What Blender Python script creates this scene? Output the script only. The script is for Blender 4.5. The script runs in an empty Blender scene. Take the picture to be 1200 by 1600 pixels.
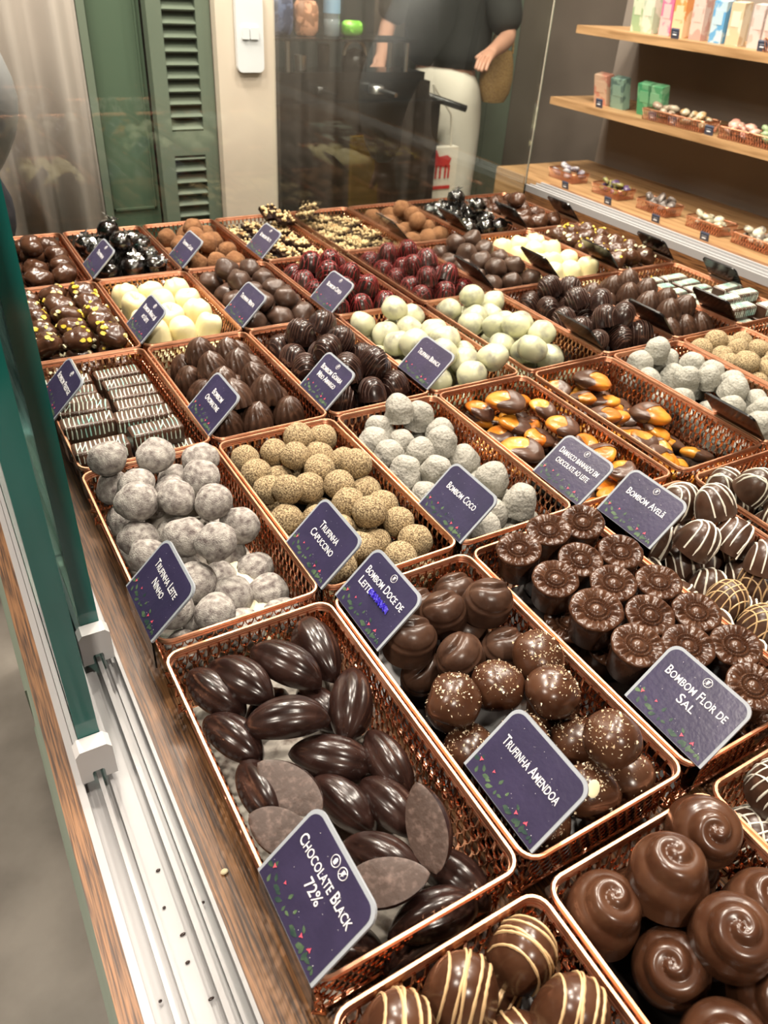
import bpy, math, random
from math import sin, cos, pi, radians, hypot, sqrt
from mathutils import Vector, Matrix, noise, Euler

S = 0.42          # one layout unit in metres (a basket is 0.32 x 0.61 units)
Z0 = 1.0          # height of the basket rims above the shop floor
G = 1.487         # glass divider along the middle of the island
scene = bpy.context.scene
COL = scene.collection

def W(x, y, z=0.0):
    return Vector((S*x, S*y, Z0+S*z))

# ---------------------------------------------------------------- camera, world, lights
cam_d = bpy.data.cameras.new('camera'); cam = bpy.data.objects.new('camera', cam_d); COL.objects.link(cam)
cam_d.sensor_fit = 'VERTICAL'; cam_d.sensor_height = 36.0; cam_d.lens = 1190.65/1600*36.0
cam_d.clip_start = 0.02; cam_d.clip_end = 60
R_ = Vector((0.86442919, -0.49920492, 0.05963744)); U_ = Vector((0.25364805, 0.53545764, 0.80557295)); F_ = Vector((0.4340793, 0.68123385, -0.58948757))
m = Matrix.Identity(4)
for i in range(3):
    m[i][0] = R_[i]; m[i][1] = U_[i]; m[i][2] = -F_[i]
m.translation = W(0, 0, 1)
cam.matrix_world = m
scene.camera = cam
cam_d.dof.use_dof = True; cam_d.dof.focus_distance = 0.62; cam_d.dof.aperture_fstop = 14.0

scene.view_settings.view_transform = 'Standard'; scene.view_settings.look = 'None'
scene.view_settings.gamma = 1.0; scene.view_settings.use_curve_mapping = False
scene.view_settings.exposure = 0.0
world = bpy.data.worlds.new('world'); scene.world = world; world.use_nodes = True
world.node_tree.nodes['Background'].inputs[0].default_value = (1.0, .86, .72, 1)
world.node_tree.nodes['Background'].inputs[1].default_value = 0.25
try:
    scene.cycles.max_bounces = 10; scene.cycles.transparent_max_bounces = 16
    scene.cycles.caustics_reflective = False; scene.cycles.caustics_refractive = False
    scene.cycles.use_denoising = True
    scene.cycles.sample_clamp_indirect = 6.0
except Exception: pass

def area(name, loc, sx, sy, power, color=(1, .90, .775), target=None):
    d = bpy.data.lights.new(name, 'AREA'); d.shape = 'RECTANGLE'; d.size = sx; d.size_y = sy
    d.energy = power; d.color = color
    o = bpy.data.objects.new(name, d); COL.objects.link(o); o.location = loc
    if target is not None:
        o.rotation_euler = (Vector(target)-Vector(loc)).to_track_quat('-Z', 'Y').to_euler()
    return o
for (lx, ly, tx, ty, pw) in ((-.05, .95, .3, .6, 17), (.45, .35, .5, .4, 15), (1.05, .55, .7, .5, 17), (.25, 1.55, .5, 1.0, 17), (.95, 1.45, .8, 1.1, 19), (-.3, -1.3, .1, .5, 24), (1.6, 1.0, 1.0, .9, 15)):  # the one behind the camera is added to light camera-facing surfaces
    area('ceiling_spot', (lx, ly, 2.62), .11, .11, pw, target=(tx, ty, 1))
area('ceiling_spot', (1.6, 2.5, 2.72), .3, .3, 34, target=(1.9, 3.0, 1))
area('ceiling_spot', (0.1, 1.75, 2.75), .3, .3, 26, target=(.6, 2.1, 1.2))
area('ceiling_spot', (-1.0, 0.4, 2.75), .3, .3, 22, target=(-.6, .4, 0))
area('shelf_fill_light', (1.95, 1.9, 2.7), .3, 1.0, 40, target=(2.35, 1.9, 1))  # unseen source added near the ceiling to brighten the product shelves
area('bar_fill_light', (1.3, 2.75, 2.2), .15, .15, 9, target=(1.4, 2.9, 1.1))  # added fill above the coffee bar to lift its dark area

# ---------------------------------------------------------------- helpers
class MB:
    def __init__(s): s.v = []; s.f = []; s.m = []; s.cur = 0
    def add(s, vs, fs, mi=None):
        n = len(s.v); s.v += [tuple(v) for v in vs]
        s.f += [tuple(i+n for i in f) for f in fs]; s.m += [s.cur if mi is None else mi]*len(fs); return s
    def box(s, a, b, mi=None):
        x0, y0, z0 = a; x1, y1, z1 = b
        return s.add([(x0,y0,z0),(x1,y0,z0),(x1,y1,z0),(x0,y1,z0),(x0,y0,z1),(x1,y0,z1),(x1,y1,z1),(x0,y1,z1)],
            [(0,3,2,1),(4,5,6,7),(0,1,5,4),(1,2,6,5),(2,3,7,6),(3,0,4,7)], mi)
    def obox(s, c, ax, ay, az, mi=None):
        c = Vector(c); ax = Vector(ax); ay = Vector(ay); az = Vector(az); vs = []
        for k in (-1, 1):
            for i, j in ((-1,-1),(1,-1),(1,1),(-1,1)): vs.append(c+ax*i+ay*j+az*k)
        return s.add(vs, [(0,3,2,1),(4,5,6,7),(0,1,5,4),(1,2,6,5),(2,3,7,6),(3,0,4,7)], mi)
    def tube(s, pts, r, n=5, closed=False, mi=None):
        pts = [Vector(p) for p in pts]; N = len(pts); vs = []; fs = []
        rr = r if isinstance(r, (list, tuple)) else [r]*N
        last = None
        for i, p in enumerate(pts):
            if closed: t = pts[(i+1) % N]-pts[i-1]
            else: t = pts[min(i+1, N-1)]-pts[max(i-1, 0)]
            t = t.normalized() if t.length > 1e-9 else Vector((0,0,1))
            if last is None:
                a = t.cross(Vector((0,0,1)))
                if a.length < .1: a = t.cross(Vector((1,0,0)))
            else: a = last-t*last.dot(t)
            a.normalize(); last = a; b = t.cross(a)
            for k in range(n):
                an = 2*pi*k/n; vs.append(p+(a*cos(an)+b*sin(an))*rr[i])
        for i in range(N if closed else N-1):
            for k in range(n):
                i2 = (i+1) % N
                fs.append((i*n+k, i*n+(k+1) % n, i2*n+(k+1) % n, i2*n+k))
        if not closed:
            fs.append(tuple(range(n))[::-1]); fs.append(tuple((N-1)*n+k for k in range(n)))
        return s.add(vs, fs, mi)
    def lathe(s, prof, n=24, c=(0,0,0), fn=None, mi=None, cap=True):
        vs = []; fs = []; M = len(prof)
        for j, (r, z) in enumerate(prof):
            for k in range(n):
                a = 2*pi*k/n; rr, zz, aa = (r, z, a) if fn is None else fn(r, z, a, j)
                vs.append((c[0]+rr*cos(aa), c[1]+rr*sin(aa), c[2]+zz))
        for j in range(M-1):
            for k in range(n):
                k2 = (k+1) % n; fs.append((j*n+k, j*n+k2, (j+1)*n+k2, (j+1)*n+k))
        if cap: fs.append(tuple(range(n))[::-1]); fs.append(tuple((M-1)*n+k for k in range(n)))
        return s.add(vs, fs, mi)
    def ell(s, c, rx, ry, rz, nu=14, nv=9, fn=None, mi=None):
        vs = []; fs = []
        for j in range(nv+1):
            ph = -pi/2+pi*j/nv
            for k in range(nu):
                th = 2*pi*k/nu; p = Vector((rx*cos(ph)*cos(th), ry*cos(ph)*sin(th), rz*sin(ph)))
                if fn: p = fn(p)
                vs.append((c[0]+p.x, c[1]+p.y, c[2]+p.z))
        for j in range(nv):
            for k in range(nu):
                k2 = (k+1) % nu; fs.append((j*nu+k, j*nu+k2, (j+1)*nu+k2, (j+1)*nu+k))
        return s.add(vs, fs, mi)
    def mesh(s, name, mats=(), smooth=True, merge=False):
        me = bpy.data.meshes.new(name); me.from_pydata(s.v, [], s.f); me.update()
        for m_ in (mats if isinstance(mats, (list, tuple)) else [mats]): me.materials.append(m_)
        me.polygons.foreach_set('material_index', s.m)
        me.polygons.foreach_set('use_smooth', [smooth]*len(s.f))
        if smooth:
            try: me.set_sharp_from_angle(angle=radians(48))
            except Exception: pass
        return me

def obj(name, me, parent=None, loc=None, rot=None, label=None, cat=None, group=None, kind=None, scale=None):
    o = bpy.data.objects.new(name, me); COL.objects.link(o)
    if parent is not None: o.parent = parent
    if loc is not None: o.location = loc
    if rot is not None: o.rotation_euler = rot
    if scale is not None: o.scale = (scale,)*3 if not isinstance(scale, (tuple, list)) else scale
    if label: o['label'] = label
    if cat: o['category'] = cat
    if group: o['group'] = group
    if kind: o['kind'] = kind
    return o

# ---------------------------------------------------------------- materials
def mat(name, col, rough=.5, metal=0, col2=None, nscale=20, detail=4, bump=0, bscale=None, spec=None, coat=0, dist=None, lo=.4, hi=.6, stretch=None, emis=None, alpha=None, trans=None, voro=False):
    m = bpy.data.materials.new(name); m.use_nodes = True; nt = m.node_tree; N = nt.nodes; L = nt.links
    b = N['Principled BSDF']
    b.inputs['Base Color'].default_value = (*col, 1); b.inputs['Roughness'].default_value = rough; b.inputs['Metallic'].default_value = metal
    if spec is not None: b.inputs['Specular IOR Level'].default_value = spec
    if coat: b.inputs['Coat Weight'].default_value = coat; b.inputs['Coat Roughness'].default_value = .12
    if alpha is not None: b.inputs['Alpha'].default_value = alpha
    if trans is not None: b.inputs['Transmission Weight'].default_value = trans
    if emis: b.inputs['Emission Color'].default_value = (*emis[:3], 1); b.inputs['Emission Strength'].default_value = emis[3]
    tc = N.new('ShaderNodeTexCoord'); src = tc.outputs['Object']
    if stretch:
        mp = N.new('ShaderNodeMapping'); mp.inputs['Scale'].default_value = stretch; L.new(src, mp.inputs[0]); src = mp.outputs[0]
    # every object gets its own patch of the pattern
    oi = N.new('ShaderNodeObjectInfo'); va = N.new('ShaderNodeVectorMath'); va.operation = 'ADD'
    mu = N.new('ShaderNodeMath'); mu.operation = 'MULTIPLY'; mu.inputs[1].default_value = 7.0
    L.new(oi.outputs['Random'], mu.inputs[0]); L.new(src, va.inputs[0]); L.new(mu.outputs[0], va.inputs[1]); src = va.outputs[0]
    if col2 is not None:
        if voro:
            no = N.new('ShaderNodeTexVoronoi'); no.inputs['Scale'].default_value = nscale; fo = no.outputs['Distance']
        else:
            no = N.new('ShaderNodeTexNoise'); no.inputs['Scale'].default_value = nscale; no.inputs['Detail'].default_value = detail; fo = no.outputs['Fac']
            if dist: no.inputs['Distortion'].default_value = dist
        L.new(src, no.inputs['Vector'])
        cr = N.new('ShaderNodeValToRGB'); cr.color_ramp.elements[0].position = lo; cr.color_ramp.elements[1].position = hi
        cr.color_ramp.elements[0].color = (*col, 1); cr.color_ramp.elements[1].color = (*col2, 1)
        L.new(fo, cr.inputs[0]); L.new(cr.outputs[0], b.inputs['Base Color'])
    if bump:
        n2 = N.new('ShaderNodeTexNoise'); n2.inputs['Scale'].default_value = bscale or nscale; n2.inputs['Detail'].default_value = 3
        L.new(src, n2.inputs['Vector']); bp = N.new('ShaderNodeBump'); bp.inputs['Strength'].default_value = bump; bp.inputs['Distance'].default_value = .002
        L.new(n2.outputs['Fac'], bp.inputs['Height']); L.new(bp.outputs[0], b.inputs['Normal'])
    return m

M = {}
M['dark'] = mat('dark_chocolate', (.017, .0075, .006), .24, col2=(.030, .014, .011), nscale=60, bump=.12, bscale=90, spec=.55)
M['dark_matte'] = mat('matte_dark_chocolate', (.065, .040, .031), .5, col2=(.15, .10, .083), nscale=220, lo=.5, hi=.75, bump=.25, bscale=160)
M['milk'] = mat('milk_chocolate', (.055, .021, .0105), .25, col2=(.078, .033, .017), nscale=60, bump=.1, bscale=80, spec=.55)
M['milk_soft'] = mat('soft_milk_chocolate', (.050, .024, .015), .30, col2=(.075, .038, .024), nscale=70, bump=.35, bscale=70)
M['menta'] = mat('mint_chocolate', (.050, .025, .016), .36, col2=(.080, .044, .030), nscale=60, bump=.3, bscale=60)
M['white'] = mat('white_chocolate', (.74, .64, .34), .42, col2=(.80, .72, .44), nscale=40, bump=.15)
M['branca'] = mat('blotched_white_chocolate', (.58, .57, .38), .33, col2=(.27, .26, .215), nscale=55, detail=3, lo=.48, hi=.70, bump=.15)
M['ninho'] = mat('milk_powder_dusting', (.12, .095, .09), .9, col2=(.52, .49, .445), nscale=180, detail=12, lo=.30, hi=.72, bump=.6, bscale=900)
M['powder'] = mat('milk_powder', (.78, .73, .52), .95, col2=(.52, .47, .36), nscale=90, detail=8, lo=.48, hi=.72, bump=.6, bscale=200)
M['capu'] = mat('sugar_grain_crust', (.13, .083, .04), .85, col2=(.60, .46, .26), nscale=650, detail=4, lo=.38, hi=.66, bump=1.0, bscale=650)
M['coco'] = mat('coconut_icing', (.38, .365, .32), .75, col2=(.22, .21, .18), nscale=420, detail=5, lo=.50, hi=.72, bump=.9, bscale=330)
M['cocoa'] = mat('cocoa_powder', (.20, .088, .035), .95, col2=(.27, .13, .055), nscale=90, bump=.7, bscale=260)
M['wdriz'] = mat('white_drizzle', (.85, .80, .68), .4)
M['bdriz'] = mat('beige_drizzle', (.62, .42, .22), .4)
M['bluedriz'] = mat('pale_blue_drizzle', (.72, .80, .68), .4, col2=(.35, .66, .58), nscale=45, lo=.5, hi=.6)
M['ddriz'] = mat('dark_drizzle', (.10, .050, .036), .35)
M['reddriz'] = mat('red_drizzle', (.24, .022, .022), .35)
M['crumb'] = mat('almond_crumbs', (.66, .47, .28), .8, col2=(.85, .74, .55), nscale=200)
M['flake'] = mat('almond_flake', (.83, .72, .47), .6)
M['yellow'] = mat('yellow_chips', (.83, .60, .06), .5, col2=(.86, .78, .52), nscale=16, lo=.47, hi=.53)
M['apricot'] = mat('dried_apricot', (.50, .13, .008), .32, col2=(.62, .27, .03), nscale=35, bump=.5, bscale=60, coat=.3)
M['nuts'] = mat('chopped_nuts', (.78, .60, .32), .55, col2=(.42, .24, .09), nscale=60, lo=.48, hi=.66, bump=.3)
M['copper'] = mat('rose_copper', (.74, .38, .24), .38, 1.0, col2=(.60, .28, .16), nscale=60, lo=.35, hi=.65)
M['lattice'] = mat('copper_filigree', (.92, .50, .30), .20, 1.0, col2=(.60, .26, .14), nscale=160, lo=.35, hi=.6)
M['copper_dark'] = mat('copper_base_plate', (.70, .38, .25), .35, 1.0, bump=.8, bscale=160)
M['paper'] = mat('white_liner_paper', (.62, .57, .50), .85, col2=(.16, .11, .09), nscale=70, detail=8, lo=.5, hi=.68)
M['blackliner'] = mat('black_tray_liner', (.012, .009, .008), .35)
M['acryl'] = mat('clear_acrylic_edge', (.36, .39, .43), .12, spec=.9)
M['print'] = mat('deep_purple_print', (.030, .024, .062), .30, col2=(.038, .030, .076), nscale=40, bump=.08, bscale=260, spec=.8)
M['signback'] = mat('black_sign_back', (.008, .008, .009), .18)
M['ink'] = mat('white_ink', (.85, .84, .86), .45)
M['leaf'] = mat('printed_leaf_green', (.022, .048, .042), .4, col2=(.10, .16, .08), nscale=60)
M['pink'] = mat('printed_pink_flower', (.75, .10, .15), .4)
M['marker'] = mat('blue_marker', (.04, .02, .50), .4)
M['rail'] = mat('silver_aluminium', (.36, .355, .36), .42, .1, bump=.05, bscale=30, stretch=(1, .02, 1))
M['plast'] = mat('grey_white_plastic', (.66, .65, .65), .45)
M['teal'] = mat('teal_glass_edge', (.002, .115, .10), .12, spec=.6, col2=(.006, .19, .165), nscale=6, lo=.4, hi=.7)
M['green'] = mat('sage_green_paint', (.125, .155, .115), .5, col2=(.14, .172, .13), nscale=3)
M['green_d'] = mat('dark_sage_paint', (.075, .115, .075), .5)
M['cream'] = mat('cream_plaster', (.70, .60, .50), .8, col2=(.66, .55, .46), nscale=4)
M['swhite'] = mat('white_switch_plate', (.75, .76, .80), .3)
M['black'] = mat('black_enamel', (.010, .010, .010), .22)
M['blackm'] = mat('black_fabric', (.012, .013, .012), .85)
M['steel'] = mat('brushed_steel', (.6, .6, .6), .3, 1.0)
M['dwall'] = mat('dark_taupe_wall', (.13, .105, .085), .7, col2=(.16, .13, .105), nscale=2)
M['backp'] = mat('taupe_back_panel', (.23, .195, .165), .7, col2=(.27, .23, .195), nscale=2)
M['curt'] = mat('taupe_curtain', (.36, .31, .28), .85)
M['skin'] = mat('skin', (.42, .22, .15), .5)
M['linen'] = mat('off_white_trousers', (.58, .54, .46), .85, bump=.4, bscale=60)
M['silver'] = mat('silver_grey_jacket', (.38, .38, .40), .38, bump=.5, bscale=25)
M['navy'] = mat('dark_navy_cloth', (.02, .022, .035), .8)
M['wick'] = mat('woven_wicker', (.50, .32, .13), .7, col2=(.30, .17, .06), nscale=140, stretch=(1, 1, 3), bump=.8)
M['hair'] = mat('dark_hair', (.02, .012, .008), .6)
M['must'] = mat('mustard_panel', (.45, .27, .04), .6)

def wood_mat(name, c1, c2, sc):
    m = bpy.data.materials.new(name); m.use_nodes = True; nt = m.node_tree; N = nt.nodes; L = nt.links; b = N['Principled BSDF']
    tc = N.new('ShaderNodeTexCoord'); mp = N.new('ShaderNodeMapping'); mp.inputs['Scale'].default_value = sc; L.new(tc.outputs['Object'], mp.inputs[0])
    n1 = N.new('ShaderNodeTexNoise'); n1.inputs['Scale'].default_value = 1; n1.inputs['Detail'].default_value = 8; n1.inputs['Distortion'].default_value = .35; L.new(mp.outputs[0], n1.inputs['Vector'])
    cr = N.new('ShaderNodeValToRGB'); e = cr.color_ramp.elements; e[0].position = .38; e[0].color = (*c1, 1); e[1].position = .62; e[1].color = (*c2, 1)
    mid = cr.color_ramp.elements.new(.5); mid.color = tuple((a*.45+b_*.55) for a, b_ in zip(c1, c2))+(1,)
    L.new(n1.outputs['Fac'], cr.inputs[0]); L.new(cr.outputs[0], b.inputs['Base Color'])
    bp = N.new('ShaderNodeBump'); bp.inputs['Strength'].default_value = .25; bp.inputs['Distance'].default_value = .001; L.new(n1.outputs['Fac'], bp.inputs['Height']); L.new(bp.outputs[0], b.inputs['Normal'])
    b.inputs['Roughness'].default_value = .42
    return m
M['wood'] = wood_mat('walnut_laminate', (.045, .018, .007), (.27, .125, .048), (750, 22, 750))
M['oak'] = wood_mat('oak_shelf_board', (.30, .17, .075), (.48, .29, .14), (60, 4, 60))
M['floor'] = mat('polished_concrete', (.19, .172, .148), .4, col2=(.34, .31, .27), nscale=5, detail=8, lo=.35, hi=.68)

def glass_mat(name, tint, ior, k):
    m = bpy.data.materials.new(name); m.use_nodes = True; nt = m.node_tree; N = nt.nodes; L = nt.links
    for n in list(N): N.remove(n)
    o = N.new('ShaderNodeOutputMaterial'); mx = N.new('ShaderNodeMixShader'); t = N.new('ShaderNodeBsdfTransparent'); g = N.new('ShaderNodeBsdfGlossy'); f = N.new('ShaderNodeFresnel'); mu = N.new('ShaderNodeMath')
    mu.operation = 'MULTIPLY'; mu.inputs[1].default_value = k
    t.inputs[0].default_value = (*tint, 1); g.inputs['Roughness'].default_value = .0; f.inputs[0].default_value = ior
    L.new(f.outputs[0], mu.inputs[0]); L.new(mu.outputs[0], mx.inputs[0]); L.new(t.outputs[0], mx.inputs[1]); L.new(g.outputs[0], mx.inputs[2]); L.new(mx.outputs[0], o.inputs[0])
    return m
M['pane'] = glass_mat('clear_pane', (.99, .998, .99), 1.2, .3)
M['endpane'] = glass_mat('end_pane', (.96, .985, .965), 1.45, 1.0)
M['doorpane'] = glass_mat('tinted_pane', (.55, .78, .74), 1.45, .9)
M['wrap'] = glass_mat('cellophane', (.80, .83, .80), 1.6, 2.2)
M['wrap'].node_tree.nodes['Glossy BSDF'].inputs['Roughness'].default_value = .12

# ---------------------------------------------------------------- structure
RX0, RX1, RY0, RY1 = -4.6, 6.9, -4.5, 8.9
def sbox(name, a, b, mt, kind='structure', **k):
    p, q = W(*a), W(*b)
    lo = Vector((min(p.x,q.x), min(p.y,q.y), min(p.z,q.z))); hi = Vector((max(p.x,q.x), max(p.y,q.y), max(p.z,q.z)))
    c = (lo+hi)/2
    return obj(name, MB().box(lo-c, hi-c).mesh(name, mt, smooth=False), loc=c, kind=kind, **k)
ZF = -Z0/S; ZC = (2.9-Z0)/S
sbox('floor', (RX0, RY0, ZF-.2), (RX1, RY1, ZF), M['floor'])
sbox('ceiling', (RX0, RY0, ZC), (RX1, RY1, ZC+.2), M['cream'])
sbox('wall_left', (RX0-.2, RY0, ZF), (RX0, RY1, ZC), M['dwall'])
sbox('wall_right', (RX1, RY0, ZF), (RX1+.2, RY1, ZC), M['dwall'])
sbox('wall_front', (RX0, RY0-.2, ZF), (RX1, RY0, ZC), M['dwall'])
sbox('wall_back', (RX0, RY1, ZF), (RX1, RY1+.2, ZC), M['dwall'])
# partition with cream pillar, louvred door, green panel
sbox('wall_pillar', (1.762, 4.93, ZF), (2.125, 5.3, ZC), M['cream'])
sbox('wall_curtain_side', (-1.5, 5.25, ZF), (1.06, 5.4, ZC), M['cream'])

def trim_panels(name, a, b, mt, recess, **k):
    """a framed flat leaf in the x-z plane, with recessed fields (x0,x1,z0,z1)"""
    x0, y, z0 = a; x1, _, z1 = b; mb = MB()
    mb.box((S*x0, S*y, Z0+S*z0), (S*x1, S*(y+.06), Z0+S*z1))
    for (p, q, r, s) in recess:
        w = .012
        for (aa, bb, cc, dd) in ((p, q, r, r+w), (p, q, s-w, s), (p, p+w, r, s), (q-w, q, r, s)):
            mb.box((S*aa, S*(y-.012), Z0+S*cc), (S*bb, S*y, Z0+S*dd))
    return obj(name, mb.mesh(name, mt, False), **k)
trim_panels('door_1', (1.06, 5.12, ZF), (1.385, 5.12, 2.6), M['green_d'], [(1.09, 1.36, -2.2, -.5), (1.09, 1.36, -.4, 2.3)], kind='structure')
sbox('trim_1', (1.03, 5.05, ZF), (1.075, 5.2, 2.6), M['green'])
# louvred door: frame is the door, louvre fields are parts
dr = MB(); y0 = 5.0
lx0, lx1 = 1.39, 1.755
def wb(mb, x0, x1, ya, yb, z0, z1): mb.box((S*x0, S*ya, Z0+S*z0), (S*x1, S*yb, Z0+S*z1))
for (x0_, x1_, z0_, z1_) in ((lx0, lx0+.085, ZF, 2.6), (lx1-.085, lx1, ZF, 2.6), (lx0+.085, lx1-.085, -.075, .06), (lx0+.085, lx1-.085, ZF, -1.4), (lx0+.085, lx1-.085, 1.2, 1.35), (lx0+.085, lx1-.085, 2.5, 2.6)):
    wb(dr, x0_, x1_, y0, y0+.07, z0_, z1_)
wb(dr, lx0, lx1, y0+.075, y0+.09, ZF, 2.6)
door2 = obj('door_2', dr.mesh('louvred_door_frame', M['green'], False), kind='structure')
for (za, zb) in ((-1.4, -.075), (.06, 1.2)):
    lv = MB(); z = za+.03
    while z < zb:
        lv.obox(W((lx0+lx1)/2, y0+.03, z), (S*(lx1-lx0-.17)/2, 0, 0), (0, S*.028, S*.022), (0, -S*.003, S*.004)); z += .068
    obj('louvre_slats', lv.mesh('louvre_slats', M['green'], False), parent=door2)
# switch plate on the pillar
sw = MB(); zc = .60
def rrect(cx, cz, hx, hz, r, n=5):
    out = []
    for (sx, sz, a0) in ((1,1,0), (-1,1,90), (-1,-1,180), (1,-1,270)):
        for k in range(n+1):
            a = radians(a0+90*k/n); out.append((cx+sx*(hx-r)+r*cos(a), cz+sz*(hz-r)+r*sin(a)))
    return out
def prism(mb, pts, mp0, mp1, mi=None):
    n = len(pts); vs = [mp0(p) for p in pts]+[mp1(p) for p in pts]
    mb.add(vs, [tuple(range(n))[::-1], tuple(range(n, 2*n))]+[(i, (i+1) % n, n+(i+1) % n, n+i) for i in range(n)], mi)
prism(sw, rrect(1.955, .60, .083, .215, .03), lambda p: W(p[0], 4.925, p[1]), lambda p: W(p[0], 4.895, p[1]))
swo = obj('light_switch', sw.mesh('switch_plate', M['swhite'], False), label='tall white light switch plate mounted on the cream pillar', cat='light switch')
for (cx, w_) in ((1.925, .022), (1.978, .026)):
    b_ = MB(); prism(b_, rrect(cx, .585, w_, .03, .004, 2), lambda p: W(p[0], 4.895, p[1]), lambda p: W(p[0], 4.882, p[1]))
    obj('rocker', b_.mesh('rocker', M['swhite'], False), parent=swo)
# curtain
cu = MB(); n = 130; vs = []; fs = []
for j in range(2):
    for i in range(n+1):
        x = -1.4+2.42*i/n
        vs.append(W(x, 5.02+.055*sin(i*.55)+.03*sin(i*.23+1), (-2.3, 2.7)[j]))
for i in range(n): fs.append((i, i+1, n+2+i, n+1+i))
cu.add(vs, fs); 
cuo = obj('curtain', cu.mesh('curtain', M['curt']), label='taupe curtain hanging in deep vertical folds beside the green door', cat='curtain')
sm = cuo.modifiers.new('thick', 'SOLIDIFY'); sm.thickness = .006

# green panelled double door far behind, with black lever handles
GY = 8.55
def xat(px_, Y): return px_*Y
d3 = trim_panels('door_3', (5.35, GY, ZF), (6.18, GY, 2.4), M['green'], [(5.42, 5.72, .42, 1.4), (5.42, 5.72, -1.1, .3), (5.8, 6.1, .42, 1.4), (5.8, 6.1, -1.1, .3), (5.42, 5.72, -2.2, -1.3), (5.8, 6.1, -2.2, -1.3)], kind='structure')
d4 = trim_panels('door_4', (6.2, GY, ZF), (6.88, GY, 2.4), M['green'], [(6.3, 6.52, .55, 1.4), (6.3, 6.52, -1.1, .42), (6.3, 6.52, -2.2, -1.3)], kind='structure')
h = MB(); wb(h, 6.62, 6.69, GY-.03, GY, .22, .78); h.tube([W(6.655, GY-.03, .58), W(6.655, GY-.09, .58), W(6.46, GY-.09, .60)], .009, 8)
h.tube([W(6.655, GY-.03, .38), W(6.655, GY-.08, .38), W(6.54, GY-.08, .38)], .006, 8)
obj('door_handle', h.mesh('door_handle', M['black'], True), parent=d4)

# ---------------------------------------------------------------- display island
IY0, IY1 = -.62, 3.52
cab = obj('display_cabinet', None, loc=W(1.5, 1.5, ZF), label='sage green display island cabinet carrying all the chocolate baskets', cat='display cabinet')
cinv = -W(1.5, 1.5, ZF)
def cpart(name, mb, mt, smooth=False, parent=None):
    o = obj(name, mb.mesh(name, mt, smooth), parent=parent or cab)
    if parent is None: o.location = cinv
    return o
body = MB(); wb(body, -.03, 3.2, IY0, IY1, ZF+.15, -.19); cpart('body', body, M['green'])
pl = MB(); wb(pl, .06, 3.1, IY0+.05, IY1-.05, ZF, ZF+.15); cpart('plinth', pl, M['green_d'])
mo = MB(); wb(mo, -.044, -.03, IY0, IY1, -.42, -.23); wb(mo, -.052, -.044, IY0, IY1, -.42, -.36); cpart('moulding', mo, M['green'])
for k, (ya, yb) in enumerate(((2.45, 3.4), (1.43, 2.41), (.41, 1.39), (-.6, .37))):
    d = MB(); wb(d, -.056, -.03, ya, yb, -2.1, -.46)
    wb(d, -.062, -.056, ya+.04, yb-.04, -.56, -.5); wb(d, -.062, -.056, ya+.04, yb-.04, -2.06, -2.0); wb(d, -.062, -.056, ya+.04, ya+.1, -2.0, -.56); wb(d, -.062, -.056, yb-.1, yb-.04, -2.0, -.56)
    dd = cpart('door', d, M['green'])
    kb = MB(); kb.lathe([(.004, 0), (.004, .018), (.012, .02), (.014, .027), (.010, .032), (.001, .033)], 14)
    ko = obj('knob', kb.mesh('knob', M['black'], True), parent=dd); ko.location = W(-.062, (yb-.07 if k % 2 else ya+.07), -.62); ko.rotation_euler = (0, -pi/2, 0)
deck = MB(); wb(deck, .128, 3.0, IY0, 3.5, -.17, -.145); cpart('wood_deck', deck, M['wood'])
ed = MB(); wb(ed, -.037, -.008, IY0, 3.5, -.23, -.143); cpart('wood_edge_strip', ed, M['wood'])
# sliding rail profile (extruded along y): list of (x0,x1,z0,z1)
def rail(name, prof, y0, y1):
    mb = MB()
    for (a, b, c, d) in prof: wb(mb, a, b, y0, y1, c, d)
    return cpart(name, mb, M['rail'])
near_prof = [(-.008, .127, -.19, -.168), (-.008, .004, -.168, -.140), (.027, .034, -.168, -.142), (.044, .050, -.168, -.157), (.088, .096, -.168, -.142), (.106, .111, -.168, -.157), (.121, .127, -.168, -.138), (.050, .076, -.168, -.163)]
rail('sliding_rail', near_prof, IY0, 3.5)
rail('sliding_rail', [(3.0, 3.13, -.022, .0), (3.0, 3.012, 0, .012), (3.04, 3.048, 0, .01), (3.085, 3.093, 0, .01), (3.118, 3.13, 0, .012)], IY0, 3.5)
e2 = MB(); wb(e2, 3.0, 3.13, IY0, 3.5, -.19, -.022); wb(e2, 3.13, 3.2, IY0, 3.5, -.19, .0); cpart('wood_edge_strip', e2, M['wood'])
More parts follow.
